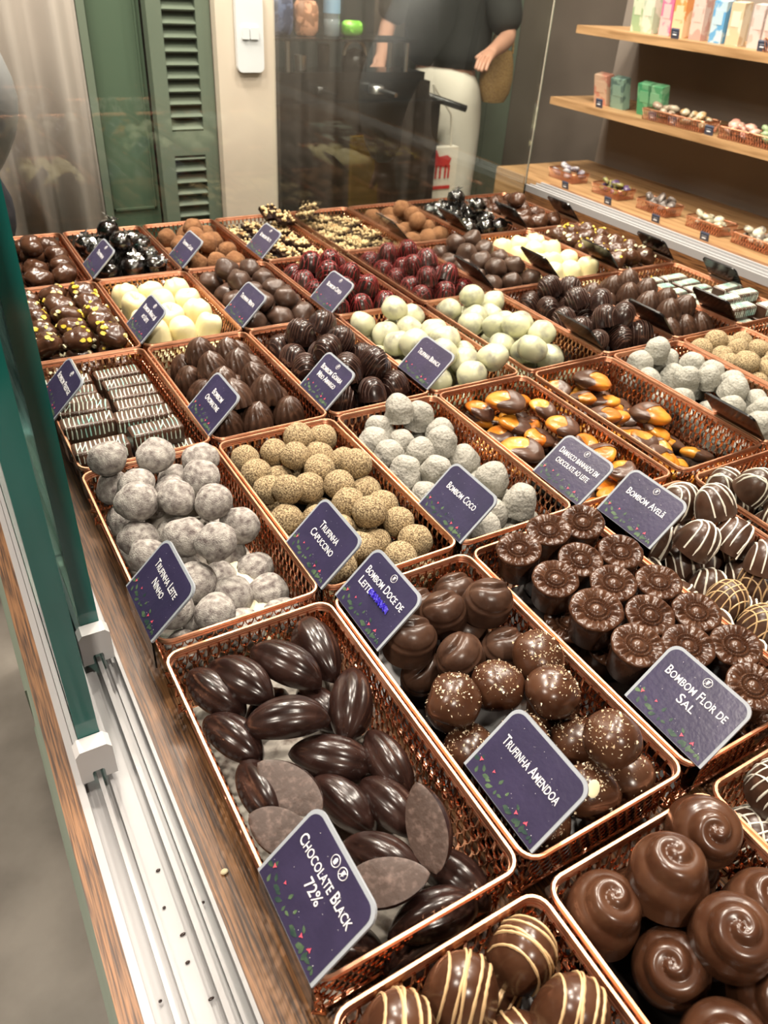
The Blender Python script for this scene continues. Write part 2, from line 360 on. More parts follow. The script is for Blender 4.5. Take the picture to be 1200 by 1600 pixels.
# sliding glass doors
def sliding(x, y0, y1, label, zb=-.142):
    t = .0135; T = .034
    o = obj('sliding_glass_door', None, loc=W(x, y0, zb), label=label, cat='glass door', group=None)
    inv = -W(x, y0, zb)
    g = MB(); wb(g, x-T/2, x+T/2, y0+.004, y1, zb+.055, 1.5)
    q = obj('glass_pane', g.mesh('glass_pane', M['doorpane'], False), parent=o); q.location = inv
    e = MB(); wb(e, x-T/2, x+T/2, y0, y0+.004, zb+.055, 1.5)
    q = obj('polished_edge', e.mesh('polished_edge', M['teal'], False), parent=o); q.location = inv
    c = MB(); H = .078; w = .029
    pts = [(-w, 0), (-.010, 0), (-.010, .018), (-.008, .022), (.008, .022), (.010, .018), (.010, 0), (w, 0), (w, H-.010), (w-.008, H), (-w+.008, H), (-w, H-.010)]
    def cap(ya, yb, col):
        mb = MB(); n_ = len(pts); vs = [W(x+p, ya, zb+q_) for p, q_ in pts]+[W(x+p, yb, zb+q_) for p, q_ in pts]
        f2 = [(0,1,2,9,10,11), (2,3,4,9), (4,5,8,9), (5,6,7,8)]
        fs = [tuple(f) for f in f2]+[tuple(i+n_ for i in f)[::-1] for f in f2]+[(i, n_+i, n_+(i+1) % n_, (i+1) % n_) for i in range(n_)]
        mb.add(vs, fs); return mb
    q = obj('end_cap', cap(y0-.03, y0-.001, 0).mesh('end_cap', M['plast'], False), parent=o); q.location = inv
    b_ = MB(); wb(b_, x-.026, x-.018, y0, y1, zb+.002, zb+.07); wb(b_, x+.018, x+.026, y0, y1, zb+.002, zb+.07)
    q = obj('bottom_channel', b_.mesh('bottom_channel', M['rail'], False), parent=o); q.location = inv
    return o
sliding(.092, 1.16, 3.4, 'inner sliding glass door with teal edge, grey end cap beside the powdered truffles')
sliding(.031, .90, 3.15, 'outer sliding glass door with teal edge, end cap standing nearer the wood strip')

def pane(name, a, b, mt, label):
    p, q = W(*a), W(*b); c = (p+q)/2
    return obj(name, MB().box(p-c, q-c).mesh(name, mt, False), loc=c, label=label, cat='glass pane')
pane('glass_divider', (G-.006, IY0, -.144), (G+.006, 3.48, 1.3), M['pane'], 'clear glass divider standing lengthwise between the two halves of the island')
pane('end_glass', (.02, 3.485, -.144), (3.0, 3.5, 1.5), M['endpane'], 'clear end glass of the island in front of the louvred door')
# ---------------------------------------------------------------- baskets
XC = {1: (.178, .497), 2: (.503, .822), 3: (.828, 1.147), 4: (1.153, 1.472)}
YR = {0: (-.285, .333), 1: (.35, .962), 2: (.98, 1.583), 3: (1.60, 2.187), 4: (2.203, 2.797), 5: (2.812, 3.40)}
BH = .135
def ringpts(hx, hy, r, z, n=5):
    out = []
    for (sx, sy, a0) in ((1,1,0), (-1,1,90), (-1,-1,180), (1,-1,270)):
        for k in range(n+1):
            a = radians(a0+90*k/n); out.append(Vector((sx*(hx-r)+r*cos(a), sy*(hy-r)+r*sin(a), z)))
    return out
HX, HY = S*.157, S*.298
rimb = MB(); rimb.tube(ringpts(HX, HY, .011, 0), .0017, 6, True); rimb.tube(ringpts(HX-.0012, HY-.0012, .011, -.0042), .0013, 6, True)
rimb.tube(ringpts(HX-.0006, HY-.0006, .011, -.0022), .0011, 6, True)
RIM = rimb.mesh('rim', M['copper'])
lat = MB()
def perim(s, hx, hy):
    P = 2*(2*hx+2*hy); s = s % P
    for (L, p0, d, nrm) in ((2*hx, (-hx, -hy), (1, 0), (0, -1)), (2*hy, (hx, -hy), (0, 1), (1, 0)), (2*hx, (hx, hy), (-1, 0), (0, 1)), (2*hy, (-hx, hy), (0, -1), (-1, 0))):
        if s <= L: return Vector((p0[0]+d[0]*s, p0[1]+d[1]*s, 0)), Vector((nrm[0], nrm[1], 0))
        s -= L
    return Vector((-hx, -hy, 0)), Vector((0, -1, 0))
HT = S*BH-.004; P_ = 4*(HX+HY); NC = 92; cw = P_/NC; ROWS = 6; rh = HT/ROWS
for r_ in range(ROWS):
    for c_ in range(NC):
        s0 = (c_+(.5 if r_ % 2 else 0))*cw; vs = []
        K = 4
        for k in range(K+1):
            a = pi*k/K; s_ = s0+cw/2-cos(a)*cw*.5; zz = -.003-rh*(r_)-sin(a)*rh*1.35
            zz = max(zz, -HT-.003)
            p, nn = perim(s_*(HX+HY-.0044)/(HX+HY), HX-.0022, HY-.0022); tp = -zz/HT*.0065
            w_ = .0008
            for (u, v) in ((-w_, -.0005), (w_, -.0005), (w_, .0005), (-w_, .0005)):
                vs.append(p+Vector((0, 0, zz+u*(.5+abs(sin(a)))))-nn*(tp+v)+ (Vector((nn.y, -nn.x, 0))*u*cos(a)))
        fs = []
        for k in range(K):
            for q in range(4): fs.append((k*4+q, k*4+(q+1) % 4, k*4+4+(q+1) % 4, k*4+4+q))
        lat.add(vs, fs)
LAT = lat.mesh('lattice_wall', M['lattice'], False)
bs = MB(); bs.box((-HX+.0075, -HY+.0075, -HT-.0045), (HX-.0075, HY-.0075, -HT-.003)); BASE = bs.mesh('base', M['copper_dark'], False)
LINER = MB().box((-HX+.009, -HY+.009, -HT-.0028), (HX-.009, HY-.009, -HT-.0022)).mesh('liner', M['paper'], False)
LINERB = MB().box((-HX+.009, -HY+.009, -HT-.0028), (HX-.009, HY-.009, -HT-.0022)).mesh('liner', M['blackliner'], False)
WHAT = {(1,0): 'beige-striped milk chocolate domes', (2,0): 'swirl-topped milk chocolate domes', (3,0): 'white-latticed bonbons',
 (1,1): 'dark cocoa-pod chocolates', (2,1): 'creased domes and crumb-topped truffles', (3,1): 'flower-topped milk chocolates', (4,1): 'white-striped bonbons',
 (1,2): 'milk-powder truffles', (2,2): 'grainy cappuccino truffles', (3,2): 'grey-white coconut bonbons', (4,2): 'chocolate-dipped apricots',
 (1,3): 'pale-striped chocolate bars', (2,3): 'spiral-ribbed domes', (3,3): 'dark striped guava domes', (4,3): 'blotched white truffles',
 (1,4): 'clusters with yellow chips', (2,4): 'cream-coloured white chocolates', (3,4): 'plain mint truffles', (4,4): 'red-striped cherry bonbons',
 (1,5): 'lumpy brown clusters', (2,5): 'cellophane-wrapped balls', (3,5): 'cocoa-dusted truffles', (4,5): 'nut-topped squares'}
brnd = random.Random(5)
def basket(c, r, far=False):
    x = sum(XC[c])/2; y = sum(YR[r])/2
    if far: x = 2*G-x
    lab = 'copper filigree basket of %s%s' % (WHAT[(c, r)], ', beyond the glass divider' if far else ', on the sliding-door side of the divider')
    o = obj('filigree_basket', None, loc=W(x, y, 0), rot=(0, 0, radians(brnd.uniform(-.5, .5))), label=lab, cat='basket', group='copper filigree baskets on the island')
    obj('rim', RIM, o); obj('lattice_wall', LAT, o); obj('base', BASE, o)
    obj('liner', LINER if (c, r) in ((1,1), (1,2)) else LINERB, o)
    return o
NEAR = [(c, r) for r in range(1, 6) for c in range(1, 5)]+[(1,0), (2,0), (3,0)]
FAR = [(4,1), (4,2), (3,2), (2,2)]+[(c, r) for r in (3, 4, 5) for c in (1, 2, 3, 4)]  # far half is built as solid mirror-image copies of the near baskets
for c, r in NEAR: basket(c, r)
for c, r in FAR: basket(c, r, True)
POS = {
 'ninho': [(0.235,1.526,0.06,3),(0.337,1.515,0.045,3),(0.274,1.464,0.012,2),(0.235,1.526,-0.019,1),(0.344,1.456,-0.025,2),(0.378,1.526,-0.039,1),(0.44,1.515,0.009,2),(0.415,1.439,0.007,2),(0.251,1.362,0.043,3),(0.33,1.34,0.043,3),(0.393,1.292,0.043,3),(0.44,1.268,-0.017,2),(0.44,1.436,-0.069,1),(0.235,1.425,-0.046,1),(0.235,1.316,-0.02,2),(0.313,1.301,-0.024,2),(0.31,1.232,0.019,2),(0.354,1.169,0.038,3),(0.235,1.237,-0.011,2),(0.297,1.232,-0.06,1),(0.295,1.145,-0.029,1),(0.302,1.044,-0.027,1),(0.235,1.093,-0.032,1),(0.405,1.268,-0.089,0),(0.44,1.196,-0.089,0),(0.36,1.194,-0.089,0),(0.363,1.118,-0.067,0),(0.44,1.116,-0.089,0),(0.291,1.094,-0.089,0),(0.235,1.037,-0.089,-1),(0.356,1.037,-0.089,-1),(0.436,1.037,-0.089,-1),(0.235,1.19,-0.089,-1),(0.235,1.358,-0.089,-1),(0.338,1.363,-0.089,-1),(0.44,1.359,-0.089,-1),(0.245,1.49,-0.089,-1),(0.316,1.526,-0.089,-1),(0.44,1.525,-0.089,-1)],
 'capuccino': [(0.615,1.53,-0.093,1),(0.635,1.53,-0.03,1),(0.701,1.53,-0.002,2),(0.769,1.53,-0.021,2),(0.557,1.53,-0.03,1),(0.617,1.463,-0.068,1),(0.662,1.466,-0.011,2),(0.73,1.471,-0.033,2),(0.769,1.412,-0.024,2),(0.556,1.458,-0.03,1),(0.58,1.326,0,2),(0.556,1.386,-0.031,1),(0.556,1.281,-0.05,1),(0.698,1.401,-0.023,2),(0.643,1.346,-0.026,2),(0.705,1.312,-0.015,2),(0.692,1.242,-0.02,2),(0.769,1.347,0.006,2),(0.769,1.295,-0.043,1),(0.709,1.174,-0.003,2),(0.768,1.214,-0.03,1),(0.705,1.13,-0.059,1),(0.769,1.143,-0.03,1),(0.708,1.033,-0.032,1),(0.769,1.071,-0.032,1),(0.648,1.192,-0.047,1),(0.646,1.1,-0.031,1),(0.58,1.068,-0.035,1),(0.698,1.224,-0.093,0),(0.625,1.262,-0.061,1),(0.665,1.329,-0.093,0),(0.622,1.068,-0.093,0),(0.694,1.067,-0.093,0),(0.556,1.033,-0.093,-1),(0.767,1.033,-0.093,-1),(0.556,1.132,-0.093,-1),(0.642,1.137,-0.093,-1),(0.769,1.109,-0.093,-1),(0.556,1.223,-0.093,-1),(0.769,1.245,-0.093,-1),(0.562,1.339,-0.093,-1),(0.767,1.346,-0.093,-1),(0.56,1.421,-0.093,-1),(0.671,1.423,-0.093,-1),(0.769,1.432,-0.093,-1),(0.556,1.492,-0.093,-1),(0.692,1.526,-0.093,-1),(0.769,1.53,-0.093,-1)],
 'coco': [(0.994,1.526,0.022,2),(1.064,1.526,-0.014,2),(0.934,1.526,-0.03,1),(1.09,1.455,-0.037,1),(0.885,1.463,-0.023,1),(0.969,1.457,-0.047,1),(0.952,1.345,-0.002,2),(1.029,1.365,-0,2),(0.885,1.384,-0.019,1),(1.078,1.327,-0.049,1),(0.942,1.252,-0.002,2),(0.885,1.305,-0.019,1),(1.054,1.176,-0.007,2),(0.885,1.21,-0.037,1),(1.06,1.071,-0.008,2),(0.988,1.092,-0.035,1),(1.09,1.069,-0.088,0),(1.016,1.041,-0.089,0),(0.932,1.037,-0.025,1),(0.998,1.217,-0.046,1),(0.934,1.149,-0.024,1),(0.885,1.038,-0.089,-1),(0.885,1.149,-0.089,-1),(0.985,1.152,-0.089,-1),(1.09,1.159,-0.089,-1),(0.895,1.269,-0.089,-1),(0.987,1.283,-0.089,-1),(1.09,1.259,-0.089,-1),(0.897,1.42,-0.089,-1),(0.992,1.393,-0.089,-1),(1.09,1.395,-0.089,-1),(0.885,1.507,-0.089,-1),(0.992,1.526,-0.089,-1),(1.09,1.526,-0.089,-1)],
 'doce': [(0.668,0.899,-0.043,0),(0.759,0.899,-0.04,0),(0.674,0.825,0.009,0),(0.759,0.798,0.026,0),(0.587,0.797,0.003,0),(0.639,0.72,0.006,0),(0.758,0.729,-0.041,0),(0.731,0.814,-0.061,0),(0.607,0.774,-0.083,0)],
 'amendoa': [(0.759,0.646,0.012,0),(0.658,0.631,0.006,0),(0.717,0.564,0.026,0),(0.567,0.63,0.018,0),(0.759,0.585,-0.056,0),(0.566,0.574,-0.054,0),(0.732,0.5,-0.038,0),(0.712,0.43,0.062,0),(0.759,0.413,-0.046,0),(0.672,0.413,-0.018,0),(0.582,0.413,-0.034,0),(0.606,0.683,-0.083,0),(0.642,0.538,-0.019,0),(0.566,0.488,-0.083,0),(0.656,0.475,-0.083,0)],
 'flor': [(0.989,0.898,0.014,2),(1.083,0.898,0.009,2),(0.897,0.88,0.009,2),(0.993,0.806,0.003,2),(1.083,0.784,0.009,2),(0.904,0.778,0.009,2),(0.997,0.714,0.012,2),(1.083,0.677,0.009,2),(0.914,0.673,0.009,2),(0.998,0.621,0.008,2),(1.083,0.583,0.011,2),(0.916,0.571,0.009,2),(0.998,0.528,0.011,2),(1.083,0.49,0.008,2),(1.029,0.414,0.01,2),(0.956,0.65,-0.082,0),(1.083,0.587,-0.082,0),(0.979,0.455,-0.082,0),(1.062,0.414,-0.082,0),(0.926,0.738,-0.082,0),(0.997,0.892,-0.082,0),(0.999,0.546,-0.082,0)],
 'avela': [(1.409,0.821,0.044,2),(1.409,0.742,-0.001,2),(1.318,0.765,0.006,2),(1.398,0.652,0.008,2),(1.409,0.899,-0.003,1),(1.269,0.843,-0.025,1),(1.216,0.413,-0.083,-1),(1.312,0.413,-0.083,-1),(1.409,0.413,-0.083,-1),(1.216,0.51,-0.083,-1),(1.312,0.51,-0.083,-1),(1.409,0.51,-0.083,-1),(1.216,0.607,-0.083,-1),(1.312,0.607,-0.083,-1),(1.409,0.601,-0.083,-1),(1.216,0.705,-0.083,-1),(1.312,0.702,-0.083,-1),(1.409,0.691,-0.083,-1),(1.216,0.796,-0.083,-1),(1.318,0.793,-0.083,-1),(1.409,0.782,-0.083,-1),(1.216,0.899,-0.083,-1),(1.313,0.899,-0.083,-1),(1.407,0.872,-0.083,-1)],
 'grid_avela': [(1.282,0.635,-0.046,1),(1.391,0.642,-0.046,1),(1.284,0.549,-0.046,1)],
 'swirl': [(0.754,0.265,0.023,2),(0.655,0.248,0.033,2),(0.754,0.265,-0.078,0),(0.571,0.265,-0.02,1),(0.66,0.147,0.04,2),(0.605,0.172,-0.041,1),(0.754,0.159,0.005,1),(0.592,0.072,-0.033,1),(0.694,0.082,-0.036,1),(0.653,0.265,-0.078,0),(0.698,0.175,-0.078,0),(0.572,-0.032,-0.078,0),(0.757,-0.032,-0.078,0),(0.571,-0.136,-0.078,0),(0.752,-0.136,-0.078,0)],
 'beige': [(0.435,0.271,-0.006,1),(0.336,0.271,0.005,2),(0.247,0.271,0.003,2),(0.435,0.184,0.015,2),(0.367,0.197,-0.042,1),(0.393,0.271,-0.084,0),(0.304,0.271,-0.084,0),(0.242,0.092,-0.084,0),(0.334,0.092,-0.084,0),(0.432,0.092,-0.084,0),(0.24,0,-0.084,0),(0.338,0,-0.084,0),(0.434,0,-0.084,0),(0.238,-0.092,-0.084,0),(0.338,-0.092,-0.084,0),(0.431,-0.092,-0.084,0),(0.238,-0.184,-0.084,0),(0.337,-0.184,-0.084,0),(0.439,-0.184,-0.084,0)],
 'whitegrid': [(0.937,0.267,0.005,1),(0.921,0.223,-0.08,0),(0.892,0.06,-0.08,0),(0.991,0.06,-0.08,0),(1.083,0.06,-0.08,0),(0.892,-0.04,-0.08,0),(0.984,-0.04,-0.08,0),(1.081,-0.04,-0.08,0),(0.895,-0.14,-0.08,0),(0.987,-0.14,-0.08,0),(1.079,-0.14,-0.08,0),(0.905,0.25,-0.08,0),(1,0.16,-0.08,0),(1.1,0.16,-0.08,0),(0.9,0.15,-0.08,0)],
 'branca': [(1.214,2.126,-0.009,1),(1.267,2.061,-0.029,1),(1.253,2.126,-0.085,0),(1.332,2.126,-0.049,1),(1.326,2.109,0.036,2),(1.409,2.126,-0.009,1),(1.411,2.126,-0.085,1),(1.263,1.974,-0.024,1),(1.273,1.893,0.008,2),(1.37,1.908,0.007,2),(1.411,1.986,-0.009,1),(1.324,1.965,-0.085,0),(1.346,1.83,0.036,2),(1.369,1.74,-0.009,1),(1.263,1.729,-0.045,1),(1.411,1.664,0.034,2),(1.335,1.661,-0.009,1),(1.293,1.76,0.03,2),(1.411,1.814,-0.018,1),(1.352,2.048,-0.019,1),(1.214,1.661,-0.084,-1),(1.3,1.661,-0.085,-1),(1.411,1.661,-0.085,-1),(1.214,1.789,-0.085,-1),(1.32,1.786,-0.085,-1),(1.411,1.748,-0.085,-1),(1.214,1.893,-0.085,-1),(1.309,1.88,-0.085,-1),(1.397,1.866,-0.085,-1),(1.214,2.015,-0.085,-1),(1.411,1.951,-0.085,-1),(1.411,2.039,-0.085,-1)],
 'ovomaltine': [(0.562,1.659,-0.087,0),(0.673,1.659,-0.087,0),(0.763,1.659,-0.087,0),(0.562,1.743,-0.087,0),(0.649,1.748,-0.087,0),(0.747,1.741,-0.087,0),(0.562,1.847,-0.087,0),(0.645,1.842,-0.087,0),(0.763,1.854,-0.087,0),(0.565,1.943,-0.087,0),(0.677,1.939,-0.087,0),(0.763,1.942,-0.087,0),(0.562,2.03,-0.087,0),(0.661,2.045,-0.087,0),(0.748,2.042,-0.087,0),(0.562,2.128,-0.087,0),(0.662,2.128,-0.087,0),(0.746,2.128,-0.087,0),(0.577,1.701,-0.017,1),(0.661,1.7,-0.015,1),(0.749,1.694,-0.012,1),(0.58,1.795,-0.024,1),(0.666,1.796,-0.021,1),(0.751,1.798,-0.026,1),(0.579,1.894,-0.021,1),(0.665,1.89,-0.021,1),(0.753,1.898,-0.017,1),(0.568,1.987,-0.016,1),(0.651,1.989,-0.025,1),(0.761,1.993,-0.021,1),(0.581,2.079,-0.022,1),(0.663,2.095,-0.01,1),(0.756,2.086,-0.016,1),(0.62,1.752,0.035,2),(0.707,1.749,0.034,2),(0.62,1.843,0.031,2),(0.711,1.844,0.031,2),(0.622,1.94,0.035,2),(0.705,1.951,0.026,2),(0.623,2.04,0.038,2),(0.706,2.034,0.027,2)],
 'goiaba': [(0.89,1.662,-0.084,0),(0.979,1.662,-0.084,0),(1.077,1.662,-0.084,0),(0.89,1.764,-0.084,0),(0.991,1.79,-0.084,0),(1.085,1.784,-0.084,0),(0.89,1.915,-0.084,0),(1,1.936,-0.084,0),(1.085,1.886,-0.084,0),(0.89,2.011,-0.084,0),(0.983,2.023,-0.084,0),(1.085,1.999,-0.084,0),(0.89,2.125,-0.084,0),(0.989,2.125,-0.084,0),(1.085,2.125,-0.084,0),(0.899,1.694,-0.001,1),(0.999,1.683,0.001,1),(1.085,1.704,-0.006,1),(0.903,1.8,-0.003,1),(0.996,1.796,0.005,1),(1.085,1.797,0.004,1),(0.89,1.888,0.001,1),(0.977,1.88,-0.018,1),(1.085,1.887,0.005,1),(0.89,1.977,-0.002,1),(0.979,1.971,-0.005,1),(1.066,1.989,0.003,1),(0.89,2.075,-0.01,1),(0.979,2.088,-0.004,1),(1.077,2.077,-0.009,1),(0.949,1.74,0.057,2),(1.038,1.74,0.061,2),(0.947,1.859,0.063,2),(1.021,1.909,0.063,2),(0.94,2.029,0.051,2),(1.028,2.047,0.059,2)],
 'cereja': [(1.216,2.262,-0.087,0),(1.321,2.262,-0.087,0),(1.412,2.262,-0.087,0),(1.223,2.354,-0.087,0),(1.307,2.352,-0.087,0),(1.402,2.359,-0.087,0),(1.212,2.456,-0.087,0),(1.301,2.444,-0.087,0),(1.413,2.461,-0.087,0),(1.224,2.56,-0.087,0),(1.322,2.559,-0.087,0),(1.406,2.557,-0.087,0),(1.212,2.642,-0.087,0),(1.296,2.638,-0.087,0),(1.403,2.655,-0.087,0),(1.228,2.738,-0.087,0),(1.33,2.738,-0.087,0),(1.413,2.738,-0.087,0),(1.217,2.306,-0.016,1),(1.305,2.302,-0.015,1),(1.409,2.31,-0.019,1),(1.229,2.407,-0.022,1),(1.312,2.401,-0.017,1),(1.395,2.411,-0.022,1),(1.225,2.507,-0.022,1),(1.311,2.502,-0.027,1),(1.4,2.508,-0.02,1),(1.221,2.601,-0.014,1),(1.319,2.597,-0.013,1),(1.404,2.606,-0.019,1),(1.221,2.69,-0.019,1),(1.305,2.691,-0.023,1),(1.413,2.701,-0.012,1),(1.264,2.355,0.034,2),(1.362,2.355,0.033,2),(1.272,2.499,0.046,2),(1.352,2.475,0.041,2),(1.271,2.644,0.037,2),(1.358,2.656,0.031,2)],
 'menta': [(0.887,2.261,-0.088,0),(0.998,2.261,-0.088,0),(1.079,2.261,-0.088,0),(0.886,2.348,-0.088,0),(0.978,2.35,-0.088,0),(1.073,2.359,-0.088,0),(0.886,2.452,-0.088,0),(0.99,2.457,-0.088,0),(1.082,2.459,-0.088,0),(0.886,2.547,-0.088,0),(0.989,2.55,-0.088,0),(1.083,2.545,-0.088,0),(0.886,2.655,-0.088,0),(0.971,2.647,-0.088,0),(1.089,2.649,-0.088,0),(0.886,2.739,-0.088,0),(1,2.739,-0.088,0),(1.082,2.739,-0.088,0),(0.895,2.303,-0.018,1),(0.99,2.301,-0.018,1),(1.08,2.31,-0.023,1),(0.911,2.4,-0.031,1),(0.997,2.402,-0.029,1),(1.081,2.409,-0.024,1),(0.903,2.5,-0.024,1),(0.984,2.504,-0.021,1),(1.084,2.502,-0.019,1),(0.91,2.601,-0.032,1),(0.991,2.6,-0.024,1),(1.083,2.597,-0.025,1),(0.891,2.697,-0.018,1),(0.979,2.695,-0.023,1),(1.069,2.694,-0.021,1),(0.944,2.352,0.027,2),(1.033,2.354,0.027,2),(0.951,2.445,0.024,2),(1.032,2.455,0.023,2),(0.945,2.557,0.027,2),(1.034,2.551,0.024,2),(0.938,2.66,0.038,2),(1.022,2.652,0.031,2)],
 'maracuja': [(0.566,2.266,-0.083,0),(0.657,2.266,-0.083,0),(0.759,2.266,-0.083,0),(0.566,2.382,-0.083,0),(0.657,2.383,-0.083,0),(0.759,2.39,-0.083,0),(0.566,2.507,-0.083,0),(0.667,2.514,-0.083,0),(0.758,2.495,-0.083,0),(0.566,2.617,-0.083,0),(0.657,2.609,-0.083,0),(0.759,2.617,-0.083,0),(0.569,2.727,-0.083,0),(0.66,2.734,-0.083,0),(0.759,2.734,-0.083,0),(0.566,2.324,-0.013,1),(0.657,2.325,-0.013,1),(0.748,2.328,-0.017,1),(0.566,2.444,-0.017,1),(0.657,2.449,-0.02,1),(0.747,2.442,-0.009,1),(0.571,2.562,-0.01,1),(0.662,2.562,-0.005,1),(0.752,2.556,-0.016,1),(0.566,2.672,-0.01,1),(0.657,2.671,-0.017,1),(0.748,2.676,-0.014,1)],
 'speckled': [(0.242,2.267,-0.082,0),(0.34,2.267,-0.082,0),(0.433,2.267,-0.082,0),(0.242,2.36,-0.082,0),(0.335,2.36,-0.082,0),(0.433,2.36,-0.082,0),(0.242,2.453,-0.082,0),(0.34,2.453,-0.082,0),(0.433,2.453,-0.082,0),(0.242,2.547,-0.082,0),(0.335,2.547,-0.082,0),(0.433,2.547,-0.082,0),(0.242,2.64,-0.082,0),(0.34,2.64,-0.082,0),(0.433,2.64,-0.082,0),(0.242,2.733,-0.082,0),(0.335,2.733,-0.082,0),(0.432,2.733,-0.082,0),(0.242,2.311,-0,1),(0.335,2.31,0,1),(0.428,2.307,0.002,1),(0.242,2.405,-0,1),(0.335,2.403,0,1),(0.428,2.407,-0.001,1),(0.244,2.5,-0.002,1),(0.338,2.5,-0.002,1),(0.431,2.5,-0.001,1),(0.242,2.596,-0,1),(0.335,2.597,0,1),(0.428,2.594,-0.001,1),(0.242,2.689,0,1),(0.335,2.69,0.001,1),(0.428,2.687,-0.001,1)],
 'brown': [(0.24,2.874,-0.084,0),(0.342,2.874,-0.084,0),(0.435,2.881,-0.084,0),(0.246,2.995,-0.084,0),(0.335,2.985,-0.084,0),(0.435,2.985,-0.084,0),(0.24,3.11,-0.084,0),(0.329,3.113,-0.084,0),(0.435,3.101,-0.084,0),(0.24,3.224,-0.084,0),(0.329,3.228,-0.084,0),(0.434,3.22,-0.084,0),(0.249,3.338,-0.084,0),(0.34,3.338,-0.084,0),(0.435,3.338,-0.084,0),(0.24,2.932,-0.016,1),(0.329,2.929,-0.015,1),(0.418,2.933,-0.014,1),(0.25,3.053,-0.016,1),(0.339,3.049,-0.022,1),(0.428,3.043,-0.017,1),(0.255,3.167,-0.017,1),(0.344,3.171,-0.017,1),(0.433,3.161,-0.017,1),(0.249,3.281,-0.015,1),(0.338,3.283,-0.014,1),(0.427,3.279,-0.017,1),(0.345,3.107,0.045,2)],
 'wrapped': [(0.566,2.877,-0.085,0),(0.662,2.876,-0.085,0),(0.761,2.881,-0.085,0),(0.566,2.99,-0.085,0),(0.654,2.976,-0.085,0),(0.761,2.99,-0.085,0),(0.564,3.101,-0.085,0),(0.651,3.107,-0.085,0),(0.761,3.11,-0.085,0),(0.568,3.214,-0.085,0),(0.661,3.228,-0.085,0),(0.761,3.217,-0.085,0),(0.577,3.328,-0.085,0),(0.668,3.339,-0.085,0),(0.755,3.334,-0.085,0),(0.575,2.933,-0.019,1),(0.662,2.926,-0.013,1),(0.749,2.935,-0.018,1),(0.569,3.045,-0.018,1),(0.662,3.041,-0.028,1),(0.759,3.05,-0.022,1),(0.585,3.157,-0.021,1),(0.674,3.166,-0.025,1),(0.761,3.164,-0.015,1),(0.568,3.272,-0.019,1),(0.655,3.284,-0.019,1),(0.746,3.275,-0.022,1),(0.652,3.019,0.056,2),(0.649,3.2,0.051,2)],
 'cocoa': [(0.885,2.88,-0.089,0),(0.996,2.869,-0.089,0),(1.09,2.876,-0.089,0),(0.894,2.973,-0.089,0),(0.985,2.965,-0.089,0),(1.09,2.977,-0.089,0),(0.885,3.066,-0.089,0),(0.964,3.041,-0.089,0),(1.07,3.073,-0.089,0),(0.885,3.167,-0.089,0),(0.975,3.125,-0.089,0),(1.09,3.15,-0.089,0),(0.885,3.246,-0.089,0),(1.006,3.247,-0.089,0),(1.09,3.245,-0.089,0),(0.902,3.341,-0.089,0),(0.993,3.328,-0.089,0),(1.09,3.339,-0.089,0),(0.914,2.934,-0.023,1),(0.992,2.917,-0.026,1),(1.071,2.926,-0.031,1),(0.918,3.038,-0.022,1),(1.012,3.073,-0.033,1),(1.078,3.03,-0.022,1),(0.921,3.15,-0.02,1),(0.989,3.187,-0.04,1),(1.057,3.153,-0.017,1),(0.906,3.291,-0.027,1),(0.984,3.277,-0.019,1),(1.069,3.292,-0.028,1),(0.988,3.019,0.024,2),(0.965,3.096,0.027,2),(0.984,3.172,0.038,2)],
 'apricot': [(1.272,1.522,-0.05,200,1),(1.32,1.474,-0.01,215,1.25),(1.411,1.522,-0.04,20,0.9),(1.411,1.415,-0.02,200,0.9),(1.277,1.522,-0.08,30,1),(1.316,1.412,-0.05,220,1),(1.273,1.421,-0.08,160,1),(1.407,1.322,-0.03,215,1.05),(1.345,1.336,-0.06,250,1),(1.246,1.294,-0.05,210,1.3),(1.261,1.244,-0.08,170,1),(1.411,1.307,-0.08,100,1),(1.411,1.226,-0.04,140,1),(1.411,1.168,-0.03,-20,1),(1.411,1.094,-0.04,160,1),(1.41,1.091,-0.05,200,1),(1.356,1.243,-0.08,200,1),(1.381,1.178,-0.09,30,1),(1.411,1.058,-0.08,180,1),(1.224,1.411,-0.1,10,0.9),(1.367,1.054,-0.09,200,1),(1.411,1.466,-0.1,0,1),(1.411,1.041,-0.06,60,0.9),(1.219,1.04,-0.105,291,1),(1.307,1.034,-0.095,211,1),(1.399,1.052,-0.105,107,1),(1.222,1.121,-0.095,31,1),(1.312,1.126,-0.105,184,1),(1.394,1.125,-0.095,322,1),(1.23,1.211,-0.105,47,1),(1.308,1.197,-0.095,204,1),(1.404,1.201,-0.105,159,1),(1.231,1.29,-0.095,11,1),(1.305,1.28,-0.105,242,1),(1.41,1.281,-0.095,37,1),(1.222,1.37,-0.105,270,1),(1.32,1.371,-0.095,127,1),(1.407,1.353,-0.105,77,1),(1.224,1.443,-0.095,358,1),(1.315,1.445,-0.105,234,1),(1.393,1.445,-0.095,0,1),(1.23,1.511,-0.105,19,1),(1.315,1.512,-0.095,65,1),(1.404,1.518,-0.105,223,1)],
